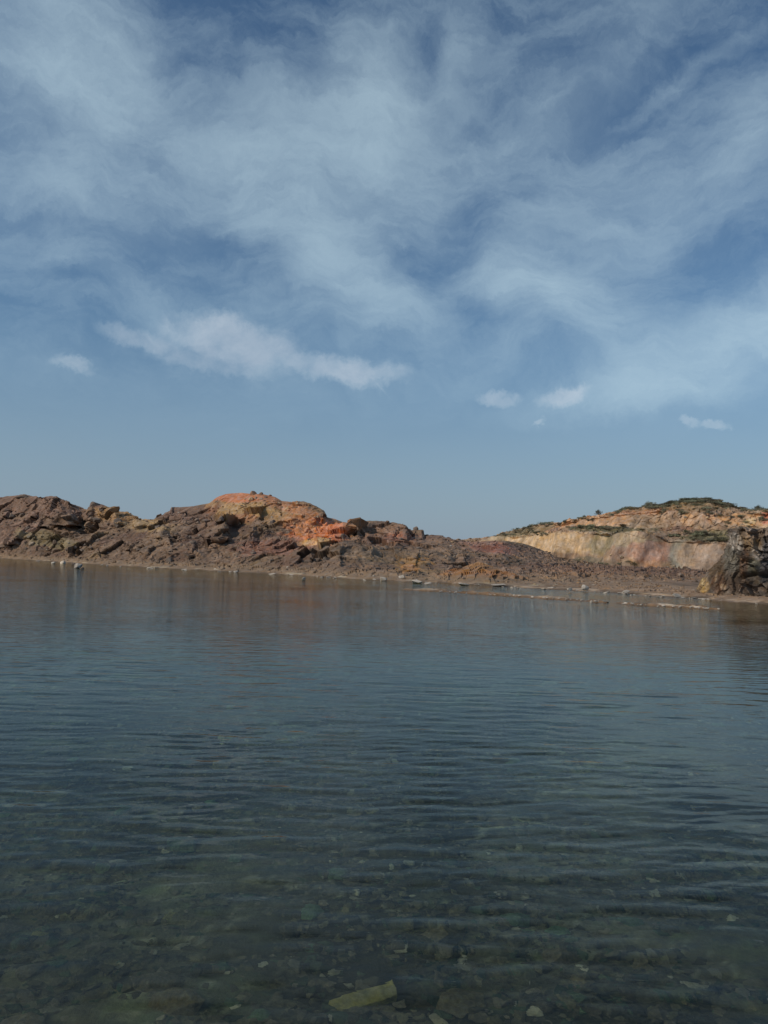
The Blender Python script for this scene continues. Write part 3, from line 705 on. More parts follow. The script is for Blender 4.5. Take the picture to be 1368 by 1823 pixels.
# ============================================================ rock outcrop at the water's right end
def build_outcrop():
    D0 = 50.5
    e = RIGHT[:2]/np.hypot(*RIGHT[:2])
    p = at_dist(np.array(1242.0), np.array(1050.0), D0)[:2]
    away = p/np.hypot(*p); e = np.array([away[1], -away[0]])
    c = p+e*7.0+away*4.2
    Hh = 3.72
    nA, nT = 620, 150
    a = np.linspace(0, 2*math.pi, nA, endpoint=False)
    t = np.concatenate([np.linspace(-0.12, 1, nT), np.full(26, 1.0)])
    shrink = np.concatenate([np.zeros(nT), np.linspace(0.04, 0.97, 26)])
    xl = np.interp(t, [-0.12, 0, 0.10, 0.30, 0.40, 0.52, 0.62, 0.75, 0.92, 1.0], [-7.1, -7.0, -6.75, -6.35, -6.05, -5.55, -5.3, -5.15, -4.95, -4.75])
    ca, sa = np.cos(a), np.sin(a); pw = 0.55
    sx = np.sign(ca)*np.abs(ca)**pw; sy = np.sign(sa)*np.abs(sa)**pw
    X = np.where(sx[None] < 0, -sx[None]*xl[:, None], sx[None]*7.0)
    Y = sy[None]*(4.2-0.5*np.clip(t, 0, 1)[:, None])
    # the lower left buttress stands behind the main face
    k = (1-shrink)[:, None]
    X = (X-0.3)*k+0.3; Y = Y*k
    topz = Hh+0.28*vnoise(np.stack([X*0.5, Y*0.5, X*0], -1), 3)-0.45*sm(-X, 3.6, 5.0)*0
    Z = 0.25+np.clip(t, -0.3, 1)[:, None]*topz*1.0
    Z = Z+0.35*(1-k)*vnoise(np.stack([X*0.7, Y*0.7, X*0+4], -1), 8)
    butt = (X < -4.6)[..., None]
    P = np.stack([c[0]+X*e[0]+Y*away[0], c[1]+X*e[1]+Y*away[1], Z], -1)
    out = np.stack([X/7, Y/4.2, 0*X], -1); out /= np.maximum(np.linalg.norm(out, axis=-1, keepdims=True), 1e-6)
    N = np.stack([out[..., 0]*e[0]+out[..., 1]*away[0], out[..., 0]*e[1]+out[..., 1]*away[1], 0.25+0*X], -1)
    front = (Y < 0)
    B = np.stack([X, Y, Z], -1)
    B2 = B+0.22*fbm(B*0.6, 3, 2)[..., None]
    # steeply dipping slabs
    B2 = np.stack([B2[..., 0]+0.35*B2[..., 2], B2[..., 1], B2[..., 2]-0.3*B2[..., 0]], -1)
    f1, c1 = facets(B2/np.array([1.5, 1.5, 2.6]), 71, 0.8); f2, c2 = facets(B2/np.array([0.62, 0.62, 0.85]), 72, 1.0); f3, c3 = facets(B2/np.array([0.24, 0.24, 0.28]), 73, 1.0)
    main = sm(X, -5.0, -4.5)
    disp = (0.55+0.45*main)*(0.66*f1+0.42*f2+0.18*f3)+0.10*fbm(B*0.8, 3, 4)
    # open cracks
    crack = np.exp(-((Z-1.45-0.12*(X+3.2)+0.12*vnoise(B*2, 6))/0.13)**2)*sm(X, -4.75, -4.4)*(1-sm(X, -3.0, -2.4))
    crack += 0.7*np.exp(-((Z-2.15)/0.16)**2-((X+4.15)/0.3)**2)
    seam = np.exp(-((X+4.72-0.05*Z)/0.12)**2)*sm(Z, 0.6, 1.2)
    disp -= crack*0.8+seam*0.45
    disp += 0.35*main
    topm = (1-sm(shrink, 0, 0.15))[:, None]
    edge = 1-0.5*sm(-X, 4.3, 6.0)
    P = P+N*(disp*(0.3+0.7*topm)*edge)[..., None]
    u, v = project(P); nz2 = fbm(B*1.3, 4, 88)
    cols = np.zeros(P.shape)+lin((106, 92, 78))*ALB
    R = [(1310, 965, 14, 24, 25, (160, 152, 142), .5, .8), (1340, 968, 26, 18, -20, (132, 104, 62), .6, .7), (1355, 950, 30, 12, 0, (126, 108, 92), .5, .8),
         (1302, 998, 18, 26, 10, (100, 100, 90), .5, .6), (1350, 985, 14, 18, 20, (168, 158, 146), .6, .6), (1345, 1015, 16, 24, 0, (104, 104, 88), .4, .8),
         (1366, 1000, 14, 50, 0, (88, 88, 92), .4, .85), (1325, 1000, 8, 30, -8, (112, 82, 60), .4, .7), (1318, 1036, 30, 12, 8, (92, 72, 56), .5, .7),
         (1272, 1000, 16, 60, 12, (88, 70, 48), .3, .95), (1278, 1040, 16, 18, 0, (98, 70, 48), .4, .8), (1252, 1042, 14, 16, 10, (150, 120, 66), .4, .9),
         (1250, 1035, 4, 14, 10, (178, 152, 90), .4, .8), (1275, 1032, 3, 16, -15, (134, 108, 76), .4, .8), (1288, 1045, 5, 6, 40, (164, 138, 108), .4, .8),
         (1330, 1050, 40, 8, 0, (112, 94, 80), .4, .7), (1300, 945, 7, 8, 0, (84, 72, 62), .4, .8)]
    paint(cols, u, v, R, nz2)
    cols *= (0.82+0.36*c2[..., None])*(0.85+0.3*c3[..., None])*(1+0.3*fbm(B*np.array([2.4, 2.4, 1.8]), 4, 12)[..., None])
    cols = desat(cols, 0.9)
    nr = len(t)
    i = np.arange(nr*nA).reshape(nr, nA); j = np.roll(i, -1, 1)
    Fc = np.stack([i[:-1], j[:-1], j[1:], i[1:]], -1).reshape(-1, 4)
    me = mesh_np('rock_outcrop', P, Fc, M_CLIFF, desat(cols, 0.85)*np.array([0.86, 0.83, 0.80]))
    tag(link('rock_outcrop', me), 'tall dark fractured rock outcrop with a yellowish foot at the water beside the quarry walls', 'rock outcrop')
build_outcrop()

# ============================================================ stones and boulders
import bmesh
random.seed(4); rng = np.random.default_rng(4)
def hull_mesh(name, seed, sx=1, sy=1, sz=1, n=16, rnd=0.0):
    r = random.Random(seed); bm = bmesh.new()
    for k in range(n):
        v = Vector((r.gauss(0, 1), r.gauss(0, 1), r.gauss(0, 1))).normalized()
        m = max(abs(v.x), abs(v.y), abs(v.z)); v = v*((1-rnd)*(0.8/m if m*1.25 > 1 else 1)+rnd)*r.uniform(0.85, 1.08)
        bm.verts.new((v.x*sx*0.5, v.y*sy*0.5, v.z*sz*0.5))
    ret = bmesh.ops.convex_hull(bm, input=bm.verts)
    bad = [g for g in ret['geom_interior'] if isinstance(g, bmesh.types.BMVert)]
    if bad: bmesh.ops.delete(bm, geom=bad, context='VERTS')
    me = bpy.data.meshes.new(name); bm.to_mesh(me); bm.free(); return me
HULLS = {}
def stone(name, mat, loc, size, label, cat, group=None, variant=None, flat=0.7, long=1.0, rz=None, tilt=0.25):
    vkey = random.randrange(9) if variant is None else variant
    key = (name, mat.name, vkey, round(flat, 1), round(long, 1))
    if key not in HULLS:
        me = hull_mesh(name, hash(vkey*31+7) % 1000, long, 1.0, flat, 15+vkey % 4*3, 0.3); me.materials.append(mat); HULLS[key] = me
    o = link(name, HULLS[key]); o.location = loc; o.scale = (size, size, size)
    o.rotation_euler = (random.uniform(-tilt, tilt), random.uniform(-tilt, tilt), random.uniform(0, 6.28) if rz is None else rz)
    return tag(o, label, cat, group)

class Surf:
    def __init__(s, P, rowmax):
        s.P = P[:rowmax+2]; s.u, s.v = project(s.P)
    def at(s, u, v):
        d = np.abs(s.u-u)*1.5+np.abs(s.v-v); i = np.unravel_index(np.argmin(d), d.shape)
        return s.P[i].copy(), i
BANK = Surf(BANK_P, BANK_SKY); HILL = Surf(HILL_P, HILL_SKY)
def mpp(P): return np.hypot(P[0], P[1])/F     # metres per photograph pixel at P

def on_bank(u, v, px, mat, label, group=None, name='boulder', cat='boulder', surf=None, sink=0.25, lift=0.0, **kw):
    P, i = (surf or BANK).at(u, v); sz = px*mpp(P)
    return stone(name, mat, (P[0], P[1], P[2]+sz*(0.25-sink)+lift), sz, label, cat, group, **kw)
B_ = M_STONE_BROWN; O_ = M_STONE_ORANGE; T_ = M_STONE_TAN; S_ = M_SALT
for (u, v, px, m, lb, kw) in [
    (452, 877, 13, O_, 'reddish upright block on the very top of the orange mound', dict(flat=1.0)),
    (466, 880, 9, O_, 'small dark red block right of the topmost block on the orange mound', dict(flat=.9)),
    (447, 889, 11, T_, 'pale round boulder just below the topmost block of the orange mound', dict(flat=.9)),
    (438, 889, 7, T_, 'small pale boulder left of the pale round one under the mound top', {}),
    (474, 885, 8, B_, 'brown boulder on the skyline right of the red blocks', {}),
    (481, 883, 7, O_, 'last low boulder at the right end of the mound top', {}),
    (466, 889, 9, T_, 'tan boulder under the dark red block of the mound top', {}),
    (512, 906, 12, T_, 'large pale boulder on the right flank of the orange mound', dict(flat=.9)),
    (521, 903, 7, T_, 'pale stone right of the large pale boulder on the mound flank', {}),
    (530, 897, 8, T_, 'pale boulder near the skyline on the mound right shoulder', {}),
    (490, 903, 6, T_, 'small whitish stone left of the large pale boulder on the mound flank', {}),
    (170, 896, 19, B_, 'dark reddish block standing alone on the skyline of the left bank', dict(flat=.8, tilt=.08)),
    (40, 884, 26, B_, 'wide dark crag on the skyline of the leftmost bank shoulder', dict(flat=.5, tilt=.06)),
    (213, 932, 24, B_, 'dark shaded block jutting out below the tan skyline left of the mound', dict(flat=1.0)),
    (292, 938, 10, B_, 'brown block below the skyline gap left of the orange mound', dict(flat=1.0)),
    (283, 940, 16, B_, 'dark boulder in the gully left of the orange mound', dict(flat=.8)),
    (548, 1000, 18, B_, 'first boulder from the left in the row at the slope foot under the orange face', dict(flat=.7)),
    (566, 998, 14, B_, 'second boulder from the left in the row at the slope foot under the orange face', dict(flat=.8)),
    (581, 997, 15, B_, 'third boulder from the left in the row at the slope foot under the orange face', dict(flat=.9)),
    (597, 996, 18, B_, 'large grey boulder at the right end of the row under the orange face', dict(flat=.8)),
    (732, 1011, 18, O_, 'orange-tan boulder at the left foot of the spoil heap', dict(flat=.9)),
    (716, 1004, 14, B_, 'brown boulder above the orange-tan one beside the spoil heap', {}),
    (741, 944, 13, B_, 'dark square pillar on the skyline at the right end of the bank', dict(flat=1.3, tilt=.04)),
    (752, 948, 7, B_, 'thin dark pillar right of the square one on the bank skyline', dict(flat=1.6, tilt=.05)),
    (729, 945, 8, B_, 'small dark block left of the square skyline pillar', dict(flat=1.1, tilt=.05)),
    (803, 972, 6, S_, 'small white stone high on the pale rubble behind the spoil heap', {}),
    (806, 965, 8, T_, 'tan stone on the skyline above the small white one', {}),
    (735, 1020, 12, B_, 'dark reddish stone by the beach below the orange-tan boulder', {}),
    (865, 1005, 12, T_, 'pale block on the crest of the spoil heap', dict(flat=.6)),
    (1022, 1028, 9, S_, 'pale stone on the grey rubble right of the spoil heap', {}),
    (512, 1010, 5, S_, 'single white pebble on the brown beach under the mound', {}),
    (57, 968, 12, T_, 'tan block at the left slope foot beside the dark diagonal cleft', {}),
    ]:
    on_bank(u, v, px, m, lb, **kw)

zones = [
    ('rough brown boulder among the rubble on the leftmost slope', 'boulders on the leftmost slope', 5, 250, 905, 985, 40, B_, 5, 20),
    ('brown boulder among the rubble below the orange mound', 'boulders on the slope below the orange mound', 260, 520, 925, 1003, 42, B_, 5, 18),
    ('brown boulder on the broken slope between orange face and spoil heap', 'boulders between orange face and spoil heap', 520, 760, 950, 1012, 36, B_, 5, 17),
    ('weathered tan stone scattered over the orange mound', 'stones on the orange mound', 395, 590, 885, 945, 26, T_, 3, 7),
    ('small orange block fallen from the orange face', 'blocks on the orange face', 530, 630, 925, 962, 14, O_, 3, 8),
    ('stone in the mauve rubble behind the spoil heap', 'stones in the mauve rubble', 760, 1000, 966, 1012, 28, B_, 3, 9),
    ('brown clod on the side of the spoil heap', 'clods on the spoil heap', 760, 940, 1005, 1038, 20, B_, 4, 10),
    ('grey-brown stone on the flat rubble before the quarry walls', 'stones on the flat rubble', 950, 1368, 1018, 1060, 42, B_, 4, 12),
    ('tan stone on the flat rubble before the quarry walls', 'tan stones on the flat rubble', 960, 1368, 1022, 1064, 14, T_, 3, 8)]
for (lb, grp, ua, ub, va, vb, n, m, sa, sb) in zones:
    k = 0; tries = 0
    while k < n and tries < n*6:
        tries += 1
        u = random.uniform(ua, ub); v = random.uniform(va, vb)
        P, i = BANK.at(u, v)
        uu, vv = BANK.u[i], BANK.v[i]
        if abs(vv-v) > 4 or P[2] < 0.25 or i[0] > BANK_SKY-4: continue
        s_ = (sa+(sb-sa)*random.random()**2.2)*mpp(P)
        stone('boulder', m, (P[0], P[1], P[2]+s_*0.02), s_, lb, 'boulder', grp, flat=random.choice([.5, .7, .9])); k += 1
# blocks on the quarry hill
for (lb, grp, ua, ub, va, vb, n, m, sa, sb) in [
    ('pale block lying on the upper terrace of the quarry hill', 'blocks on the upper terrace', 1080, 1360, 915, 948, 24, T_, 4, 9),
    ('tan block at the base of the lower quarry wall', 'blocks below the lower quarry wall', 1020, 1250, 985, 1016, 16, T_, 3, 8)]:
    for k in range(n):
        on_bank(random.uniform(ua, ub), random.uniform(va, vb), sa+(sb-sa)*random.random()**2, m, lb, grp, name='hill_rock', cat='rock', surf=HILL, flat=random.choice([.6, .9]))

# loose rubble too small to pick out, one mesh
def rubble():
    protos = [hull_mesh('g', 500+k, 1.2, 1, 0.75, 11, 0.3) for k in range(6)]
    data = []
    for p in protos:
        v = np.zeros(len(p.vertices)*3); p.vertices.foreach_get('co', v); data.append((v.reshape(-1, 3), np.array([list(f.vertices) for f in p.polygons])))
        bpy.data.meshes.remove(p)
    V, Fc, C, o = [], [], [], 0
    n = 0
    Pb = BANK.P
    while n < 6000:
        r = rng.integers(26, BANK_SKY-6); c = rng.integers(200, 1300)
        p = Pb[r, c]
        if p[2] < 0.12: continue
        right = BANK.u[r, c] > 900
        s_ = (1.5+5.0*rng.random()**3)*mpp(p)
        if not right and vnoise(p[None]*0.25, 5)[0] < -0.1+0.6*rng.random()-0.3: continue
        if 380 < BANK.u[r, c] < 480 and BANK.v[r, c] < 892: continue
        a = rng.uniform(0, 6.28); v, f = data[n % 6]; R = np.array([[math.cos(a), -math.sin(a), 0], [math.sin(a), math.cos(a), 0], [0, 0, 1]])
        V.append(v@R.T*s_+p+np.array([0, 0, s_*0.1])); Fc.append(f+o); o += len(v)
        base = BANKC[r, c]*rng.uniform(.75, 1.35)
        if rng.random() < 0.06: base = np.array([.36, .31, .25])
        C.append(np.repeat(base[None], len(v), 0)); n += 1
    me = mesh_np('rubble', np.concatenate(V), np.concatenate(Fc), M_BANK, np.clip(np.concatenate(C), .01, .7))
    tag(link('rubble', me), 'loose small rubble strewn over the quarry bank', kind='stuff')
rubble()

# stones along the waterline
def at_shore(u, v, px, mat, label, group=None, name='shore_stone', z=0.0, **kw):
    p = ground_hit(np.array(float(u)), np.array(float(v)), z); s_ = px*np.hypot(*p)/F
    return stone(name, mat, (p[0], p[1], z+s_*kw.pop('up', 0.12)), s_, label, 'stone', group, **kw)
for (u, v, px, m, lb, kw) in [
    (139, 1012, 17, S_, 'pale square boulder standing in the water off the left bank', dict(flat=.7, tilt=.1, variant=2, up=.25)),
    (146, 1013, 9, B_, 'dark stone leaning on the right of the pale boulder in the water', dict(flat=.8)),
    (112, 1003, 12, S_, 'white stone at the waterline left of the pale boulder in the water', dict(flat=.6)),
    (95, 1003, 8, S_, 'low white stone at the far left waterline', dict(flat=.5)),
    (131, 1004, 7, B_, 'dark stone at the waterline above the pale boulder in the water', dict(flat=.6)),
    (217, 1007, 10, B_, 'dark brown stone at the left waterline', dict(flat=.6)),
    (541, 1033, 9, S_, 'small white stone alone in the water below the orange mound', dict(flat=.8, up=.3)),
    (382, 1016, 14, S_, 'flat white stone at the waterline left of the orange mound foot', dict(flat=.4)),
    (420, 1019, 12, S_, 'flat pale stone right of the flat white one at the waterline', dict(flat=.4)),
    (683, 1034, 15, S_, 'white angular stone at the water edge left of the spoil heap', dict(flat=.6, up=.2)),
    (716, 1029, 13, S_, 'bright square white stone on the beach left of the spoil heap', dict(flat=.7, z=.22)),
    (742, 1039, 18, S_, 'large flat white stone in the water before the spoil heap', dict(flat=.5, long=1.4, rz=0, up=.2)),
    (762, 1041, 12, S_, 'flat white stone right of the large flat white one', dict(flat=.4, long=1.3, up=.2)),
    (725, 1034, 8, S_, 'small white stone between the square and the large flat one', {}),
    (826, 1042, 16, S_, 'flat pale stone in the shallows before the left half of the spoil heap', dict(flat=.3, long=1.5, rz=0)),
    (888, 1044, 20, S_, 'long flat pale stone in the shallows before the spoil heap crest', dict(flat=.25, long=1.6, rz=0)),
    (1042, 1048, 15, S_, 'pale angular stone on the shore before the grey rubble', dict(flat=.8, z=.2)),
    (1014, 1050, 12, S_, 'pale rounded stone left of the pale angular one on the shore', dict(flat=.6, z=.15)),
    (1053, 1073, 7, S_, 'small white stone at the right tip of the long mud bar', dict(flat=.9, up=.3)),
    (1115, 1055, 14, S_, 'low pale stone on the right shore left of the outcrop', dict(flat=.5, z=.1)),
    (1205, 1062, 16, S_, 'broad white crusted stone on the shore just left of the outcrop', dict(flat=.5, z=.1)),
    (1236, 1080, 12, B_, 'dark stone lying on the short pale bar', dict(flat=.5, long=1.5, up=.15))]:
    at_shore(u, v, px, m, lb, **kw)
k = 0
while k < 190:
    u = random.uniform(60, 1368)
    if random.random() > 0.30+0.7*(u > 560)*(0.4+0.6*(math.sin(u*0.05)*0.5+0.5)): continue
    zone = 'left' if u < 560 else ('mid' if u < 960 else 'right')
    lb = {'left': 'small pale crusted stone on the waterline under the left bank', 'mid': 'small white crusted stone on the waterline before the spoil heap', 'right': 'small white crusted stone on the waterline of the right shore'}[zone]
    gr = {'left': 'pale stones on the left waterline', 'mid': 'white stones on the middle waterline', 'right': 'white stones on the right waterline'}[zone]
    vv = np.interp(u, [p[0] for p in SHORE], [p[1] for p in SHORE])+random.gauss(-1.2, 1.0)
    at_shore(u, vv, random.uniform(2.5, 5.5)+7*random.random()**4, S_, lb, gr, flat=random.choice([.3, .3, .5]), long=random.choice([1.3, 1.7, 2.2]), rz=random.gauss(0, .3), up=.05); k += 1
for (pts, n, lb, gr) in [([(780, 1053), (860, 1058), (960, 1064), (1080, 1072.5)], 34, 'small pale stone on the long low mud bar', 'stones on the long mud bar'),
                         ([(1105, 1074.5), (1180, 1080), (1280, 1085)], 22, 'small pale stone on the narrow crusted bar', 'stones on the narrow crusted bar')]:
    for k in range(n):
        u = random.uniform(pts[0][0], pts[-1][0]); v = np.interp(u, [p[0] for p in pts], [p[1] for p in pts])-random.uniform(-.3, 1.2)
        at_shore(u, v, random.uniform(3, 6.5), S_, lb, gr, flat=.5, z=0.05, long=random.choice([1.0, 1.5]))

# ============================================================ stones on the lake bed
def bed_hit(u, v):
    """where the refracted line of sight of a pixel meets the bed"""
    d = ray(u, v); t = -CAMZ/d[2]; h = np.array([d[0]*t, d[1]*t, 0.0])
    n = 1/1.333; c = -d[2]; r = n*d+np.array([0, 0, 1])*(n*c-math.sqrt(1-n*n*(1-c*c)))
    p = h.copy()
    for _ in range(200):
        p = p+r*0.03
        if p[2] < bed_height(np.array(p[0]), np.array(p[1]))+0.01: break
    return p
def bed_stone(u, v, px, mat, label, group=None, **kw):
    p = bed_hit(u, v); s_ = px*np.linalg.norm(p-np.array([0, 0, CAMZ]))/F
    return stone('submerged_stone', mat, (p[0], p[1], p[2]+s_*0.12), s_, label, 'stone', group, **kw)
Y_, PL, G_, D_ = M_STONE_YEL, M_STONE_PALE, M_STONE_GREEN, M_STONE_BED
o = bed_stone(652, 1786, 1, Y_, 'long yellow slab under water, largest bright stone near the viewer', rz=0.5, tilt=.03)
bm = bmesh.new(); bmesh.ops.create_cube(bm, size=1.0)
bmesh.ops.subdivide_edges(bm, edges=bm.edges, cuts=3, use_grid_fill=True)
for w in bm.verts:
    q_ = Vector((w.co.x*.34*(1+.18*w.co.y), w.co.y*.105*(1+.2*w.co.x), w.co.z*.085))
    k_ = float(vnoise(np.array([[q_.x*14, q_.y*18, q_.z*20]]), 3)[0]); rd = 1-.16*max(0, Vector((w.co.x, w.co.y, w.co.z)).length-.6)
    w.co = q_*rd+Vector((0, .012*k_, .008*k_))
sm_ = bpy.data.meshes.new('submerged_stone'); bm.to_mesh(sm_); bm.free(); sm_.materials.append(Y_); o.data = sm_; o.scale = (1, 1, 1); o.location.z += .03
bed_stone(70, 1667, 24, Y_, 'yellow square stone under water at the left edge', flat=.6, long=1.3, rz=0.1)
bed_stone(268, 1776, 24, Y_, 'small brownish yellow stone under water, left of the long slab', flat=.5)
bed_stone(1180, 1808, 44, Y_, 'yellow stone under water near the bottom right corner', flat=.5, long=1.3, rz=-.5)
bed_stone(1240, 1758, 34, PL, 'pale brown stone under water above the bottom right yellow one', flat=.4, long=1.5, rz=0)
bed_stone(934, 1493, 22, PL, 'small bright white stone under water in the middle distance', flat=.5, long=1.4, rz=.2)
bed_stone(1122, 1642, 34, G_, 'pale green stone under water right of the middle', flat=.5, long=1.4, rz=-.5)
bed_stone(1070, 1618, 14, PL, 'small pale stone under water left of the pale green one', flat=.8)
bed_stone(500, 1453, 18, PL, 'small pink-white stone under water left of the middle', flat=.7)
bed_stone(148, 1604, 18, PL, 'small white stone under water above the left yellow stone', flat=.6)
bed_stone(920, 1655, 22, PL, 'pale pointed stone under water below the bright white one', flat=.7)
bed_stone(700, 1345, 18, PL, 'whitish stone far out under water on the middle line', flat=.5)
bed_stone(586, 1735, 24, PL, 'curved pale stone under water above the long yellow slab', flat=.6, long=2.2, rz=.15)
bed_stone(555, 1690, 22, G_, 'bluish green stone under water above the curved pale one', flat=.8)
bed_stone(1140, 1465, 30, PL, 'reddish pale flat stone under water on the right shelf', flat=.3, long=1.6)
bed_stone(1010, 1355, 24, PL, 'pale flat stone at the far edge of the right shelf under water', flat=.3, long=1.6)
bed_stone(1316, 1700, 20, PL, 'small pale stone under water at the right edge', flat=.6)
n = 0
while n < 290:
    y = 2.6+11*random.random()**1.3; x = random.uniform(-0.55, 0.55)*y*1.05
    sz = 0.07+0.20*random.random()**2
    z = float(bed_height(np.array(x), np.array(y)))
    m = random.choices([D_, G_, Y_, PL], [58, 26, 4, 8])[0]
    if m in (Y_, PL): sz *= 0.55
    lb = {D_.name: ('dull brown stone lying on the lake bed', 'dull brown stones on the lake bed'), G_.name: ('algae-green stone lying on the lake bed', 'green stones on the lake bed'),
          Y_.name: ('small yellowish stone lying on the lake bed', 'yellowish stones on the lake bed'), PL.name: ('small pale stone lying on the lake bed', 'pale stones on the lake bed')}[m.name]
    stone('submerged_stone', m, (x, y, z+sz*0.12), sz, lb[0], 'stone', lb[1], flat=random.choice([.4, .6, .8]), long=random.choice([1.0, 1.4])); n += 1
def bed_gravel():
    protos = [hull_mesh('g', 300+k, 1.2, 1, 0.6, 10, 0.4) for k in range(6)]
    data = []
    for p in protos:
        v = np.zeros(len(p.vertices)*3); p.vertices.foreach_get('co', v); data.append((v.reshape(-1, 3), np.array([list(f.vertices) for f in p.polygons])))
        bpy.data.meshes.remove(p)
    V, Fc, C, o = [], [], [], 0
    for k in range(26000):
        y = 2.3+13*rng.random()**1.25; x = rng.uniform(-.6, .6)*y
        s_ = 0.03+0.10*rng.random()**2.5; a = rng.uniform(0, 6.28)
        v, f = data[k % 6]; R = np.array([[math.cos(a), -math.sin(a), 0], [math.sin(a), math.cos(a), 0], [0, 0, 1]])
        z = bed_height(np.array(x), np.array(y))
        V.append(v@R.T*s_+np.array([x, y, z+0.01])); Fc.append(f+o); o += len(v)
        col = np.array([[.13, .115, .075], [.17, .15, .09], [.09, .12, .07], [.20, .17, .12], [.42, .38, .28]][rng.choice(5, p=[.38, .25, .18, .15, .04])])*rng.uniform(.35, 1.05)
        C.append(np.repeat(col[None], len(v), 0))
    me = mesh_np('bed_gravel', np.concatenate(V), np.concatenate(Fc), M_BED, np.concatenate(C))
    tag(link('bed_gravel', me), 'small mixed gravel covering the lake bed', kind='stuff')
bed_gravel()

# ============================================================ shrubs on the quarry hill
def shrub_proto(seed, mat, wide, tall):
    r = random.Random(seed); V, Fc = [], []
    lobes = [(r.uniform(-.35, .35), r.uniform(-.35, .35), r.uniform(.3, .75), r.uniform(.2, .36)) for _ in range(9)]
    for k in range(620):
        cx, cy, cz, cr = r.choice(lobes)
        d = Vector((r.gauss(0, 1), r.gauss(0, 1), r.gauss(0, 1))).normalized()*cr*r.uniform(.35, 1.08)
        c = Vector(((cx+d.x)*wide, (cy+d.y)*wide, max(.03, (cz+d.z))*tall))
        a = Vector((r.gauss(0, 1), r.gauss(0, 1), r.gauss(0, 1))).normalized(); b = a.orthogonal().normalized(); s_ = r.uniform(.05, .12)
        o = len(V); V += [tuple(c+a*s_), tuple(c+b*s_*.5), tuple(c-a*s_), tuple(c-b*s_*.5)]; Fc.append((o, o+1, o+2, o+3))
    me = bpy.data.meshes.new('foliage'); me.from_pydata(V, [], Fc); me.materials.append(mat)
    V, Fc = [], []
    for (cx, cy, cz, cr) in lobes[:6]:
        o = len(V); w = .03
        for (z, q) in ((-.15, 1.4), (1, .5)):
            for j in range(4):
                a = j*math.pi/2
                bx, by, bz = (0, 0, -.15) if z < 0 else (cx*wide, cy*wide, cz*tall)
                V.append((bx+math.cos(a)*w*q, by+math.sin(a)*w*q, bz))
        for j in range(4): Fc.append((o+j, o+(j+1) % 4, o+4+(j+1) % 4, o+4+j))
    ms = bpy.data.meshes.new('stem'); ms.from_pydata(V, [], Fc); ms.materials.append(M_WOOD)
    return me, ms
SHR = [shrub_proto(s_, M_LEAF if s_ % 3 else M_LEAF_DRY, w, t) for s_, w, t in ((1, 1.5, 1.0), (2, 1.9, 1.0), (3, 1.5, .8), (4, 2.3, 1.2), (5, 1.3, 1.4), (6, 1.8, .9))]
def shrub(P, scale, label, group=None, k=None):
    me, ms = SHR[random.randrange(6) if k is None else k]
    e = bpy.data.objects.new('shrub', None); COL.objects.link(e); e.empty_display_size = .3
    e.location = P; e.scale = (scale, scale, scale*random.uniform(.5, .85)); e.rotation_euler = (0, 0, random.uniform(0, 6.28))
    tag(e, label, 'shrub', group)
    link('foliage', me, e); link('stem', ms, e)
P, i = HILL.at(1066, 917); shrub((P[0], P[1], P[2]-.1), 1.1, 'lone upright shrub standing clear on the left skyline of the quarry hill', k=4)
def sky_v(u):
    return float(np.interp(u, HILL.u[HILL_SKY], HILL.v[HILL_SKY]))
n = 0
for (lb, gr, ua, ub, kind, cnt, s0, s1) in [
    ('low shrub on the left descending skyline of the quarry hill', 'shrubs on the left skyline', 885, 1060, 'sky', 64, .5, 1.1),
    ('green shrub on the skyline below the hill summit', 'shrubs on the skyline left of the summit', 1085, 1190, 'sky', 44, .5, 1.2),
    ('dense green shrub on the summit of the quarry hill', 'shrubs on the summit', 1192, 1275, 'sky', 44, .6, 1.5),
    ('shrub on the right shoulder of the quarry hill', 'shrubs on the right shoulder', 1276, 1375, 'sky', 40, .6, 1.3)]:
    for k in range(cnt):
        u = ua+(ub-ua)*random.random(); v = sky_v(u)+random.choice([0, 0, 1.5, 3, 5]); P, i = HILL.at(u, v)
        shrub((P[0], P[1], P[2]-.15), random.uniform(s0, s1), lb, gr)
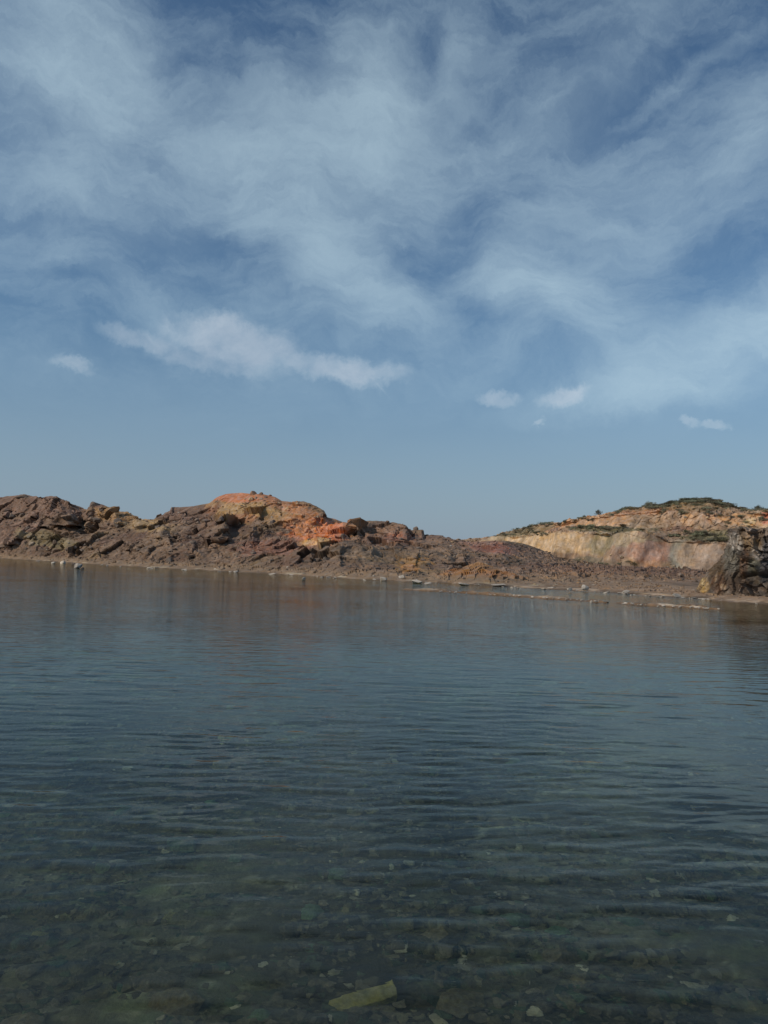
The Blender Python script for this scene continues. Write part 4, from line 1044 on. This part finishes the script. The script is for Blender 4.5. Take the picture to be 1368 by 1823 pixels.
for (lb, gr, ua, ub, va, vb, cnt, s0, s1) in [
    ('shrub on the narrow ledge between the two quarry walls, left part', 'shrubs on the ledge, left part', 1000, 1115, 937, 943, 24, .6, 1.2),
    ('sparse shrub on the upper slope under the summit', 'shrubs on the upper slope', 1180, 1320, 895, 918, 30, .5, 1.1),
    ('shrub on the slope under the left skyline', 'shrubs under the left skyline', 900, 975, 945, 955, 18, .5, .9),
    ('shrub on the rubble ledge above the pink lower wall', 'shrubs on the rubble ledge', 1195, 1292, 946, 966, 26, .5, 1.2),
    ('shrub on the right end of the upper terrace', 'shrubs at the right end', 1290, 1370, 915, 940, 14, .4, .9),
    ('small shrub among the rubble below the lower wall', 'shrubs below the lower wall', 1020, 1130, 1000, 1010, 12, .4, .9)]:
    for k in range(cnt):
        P, i = HILL.at(random.uniform(ua, ub), random.uniform(va, vb)); shrub((P[0], P[1], P[2]-.15), random.uniform(s0, s1), lb, gr)

# ============================================================ labels that single out the extreme members of each group
groups = {}
for o in scene.objects:
    if o.parent is None and o.get('group'): groups.setdefault(o['group'], []).append(o)
for g, os_ in groups.items():
    if len(os_) < 4: continue
    base = os_[0]['label']
    uv = {}
    for o in os_:
        P = np.array(o.location); a, b = project(P[None]); uv[o.name] = (float(a[0]), float(b[0]), o.scale[0]/np.linalg.norm(P))
    vis = [o for o in os_ if 0 < uv[o.name][0] < W]
    if len(vis) < 4: continue
    done = set()
    us = np.array([uv[o.name][0] for o in os_]); vs_ = np.array([uv[o.name][1] for o in os_]); ss = np.array([uv[o.name][2] for o in os_])
    lake = 'lake bed' in base; line = any(w in base for w in ('waterline', 'skyline', 'bar', 'ledge', 'summit', 'shoulder'))
    for o in os_:
        a, b, c = uv[o.name]
        sz = ('small', 'medium-sized', 'large')[int(c > np.quantile(ss, .4))+int(c > np.quantile(ss, .8))]
        lb = base if base.split()[0] in ('small', 'low', 'rough', 'dense') and False else ' '.join(w for w in base.split() if w not in ('small', 'low', 'rough', 'dense'))
        lb = sz+' '+lb
        if line: q = int(a > np.quantile(us, .33))+int(a > np.quantile(us, .67)); tail = ('towards its left end', 'in its middle', 'towards its right end')[q]
        elif lake: q = int(b > np.quantile(vs_, .33))+int(b > np.quantile(vs_, .67)); tail = ('far from the viewer', 'at middle distance', 'close to the viewer')[q]
        else: q = int(b > np.quantile(vs_, .33))+int(b > np.quantile(vs_, .67)); tail = ('high up', 'halfway down', 'low down')[q]
        if len((lb+' '+tail).split()) <= 16: o['label'] = lb+' '+tail
        else: o['label'] = lb
    for key, sgn, pre in ((2, -1, 'largest '), (0, 1, 'leftmost '), (0, -1, 'rightmost ')):
        o = sorted(vis, key=lambda q: sgn*uv[q.name][key])[0]
        if o.name not in done:
            o['label'] = ' '.join((pre+base).split()[:16]); done.add(o.name)
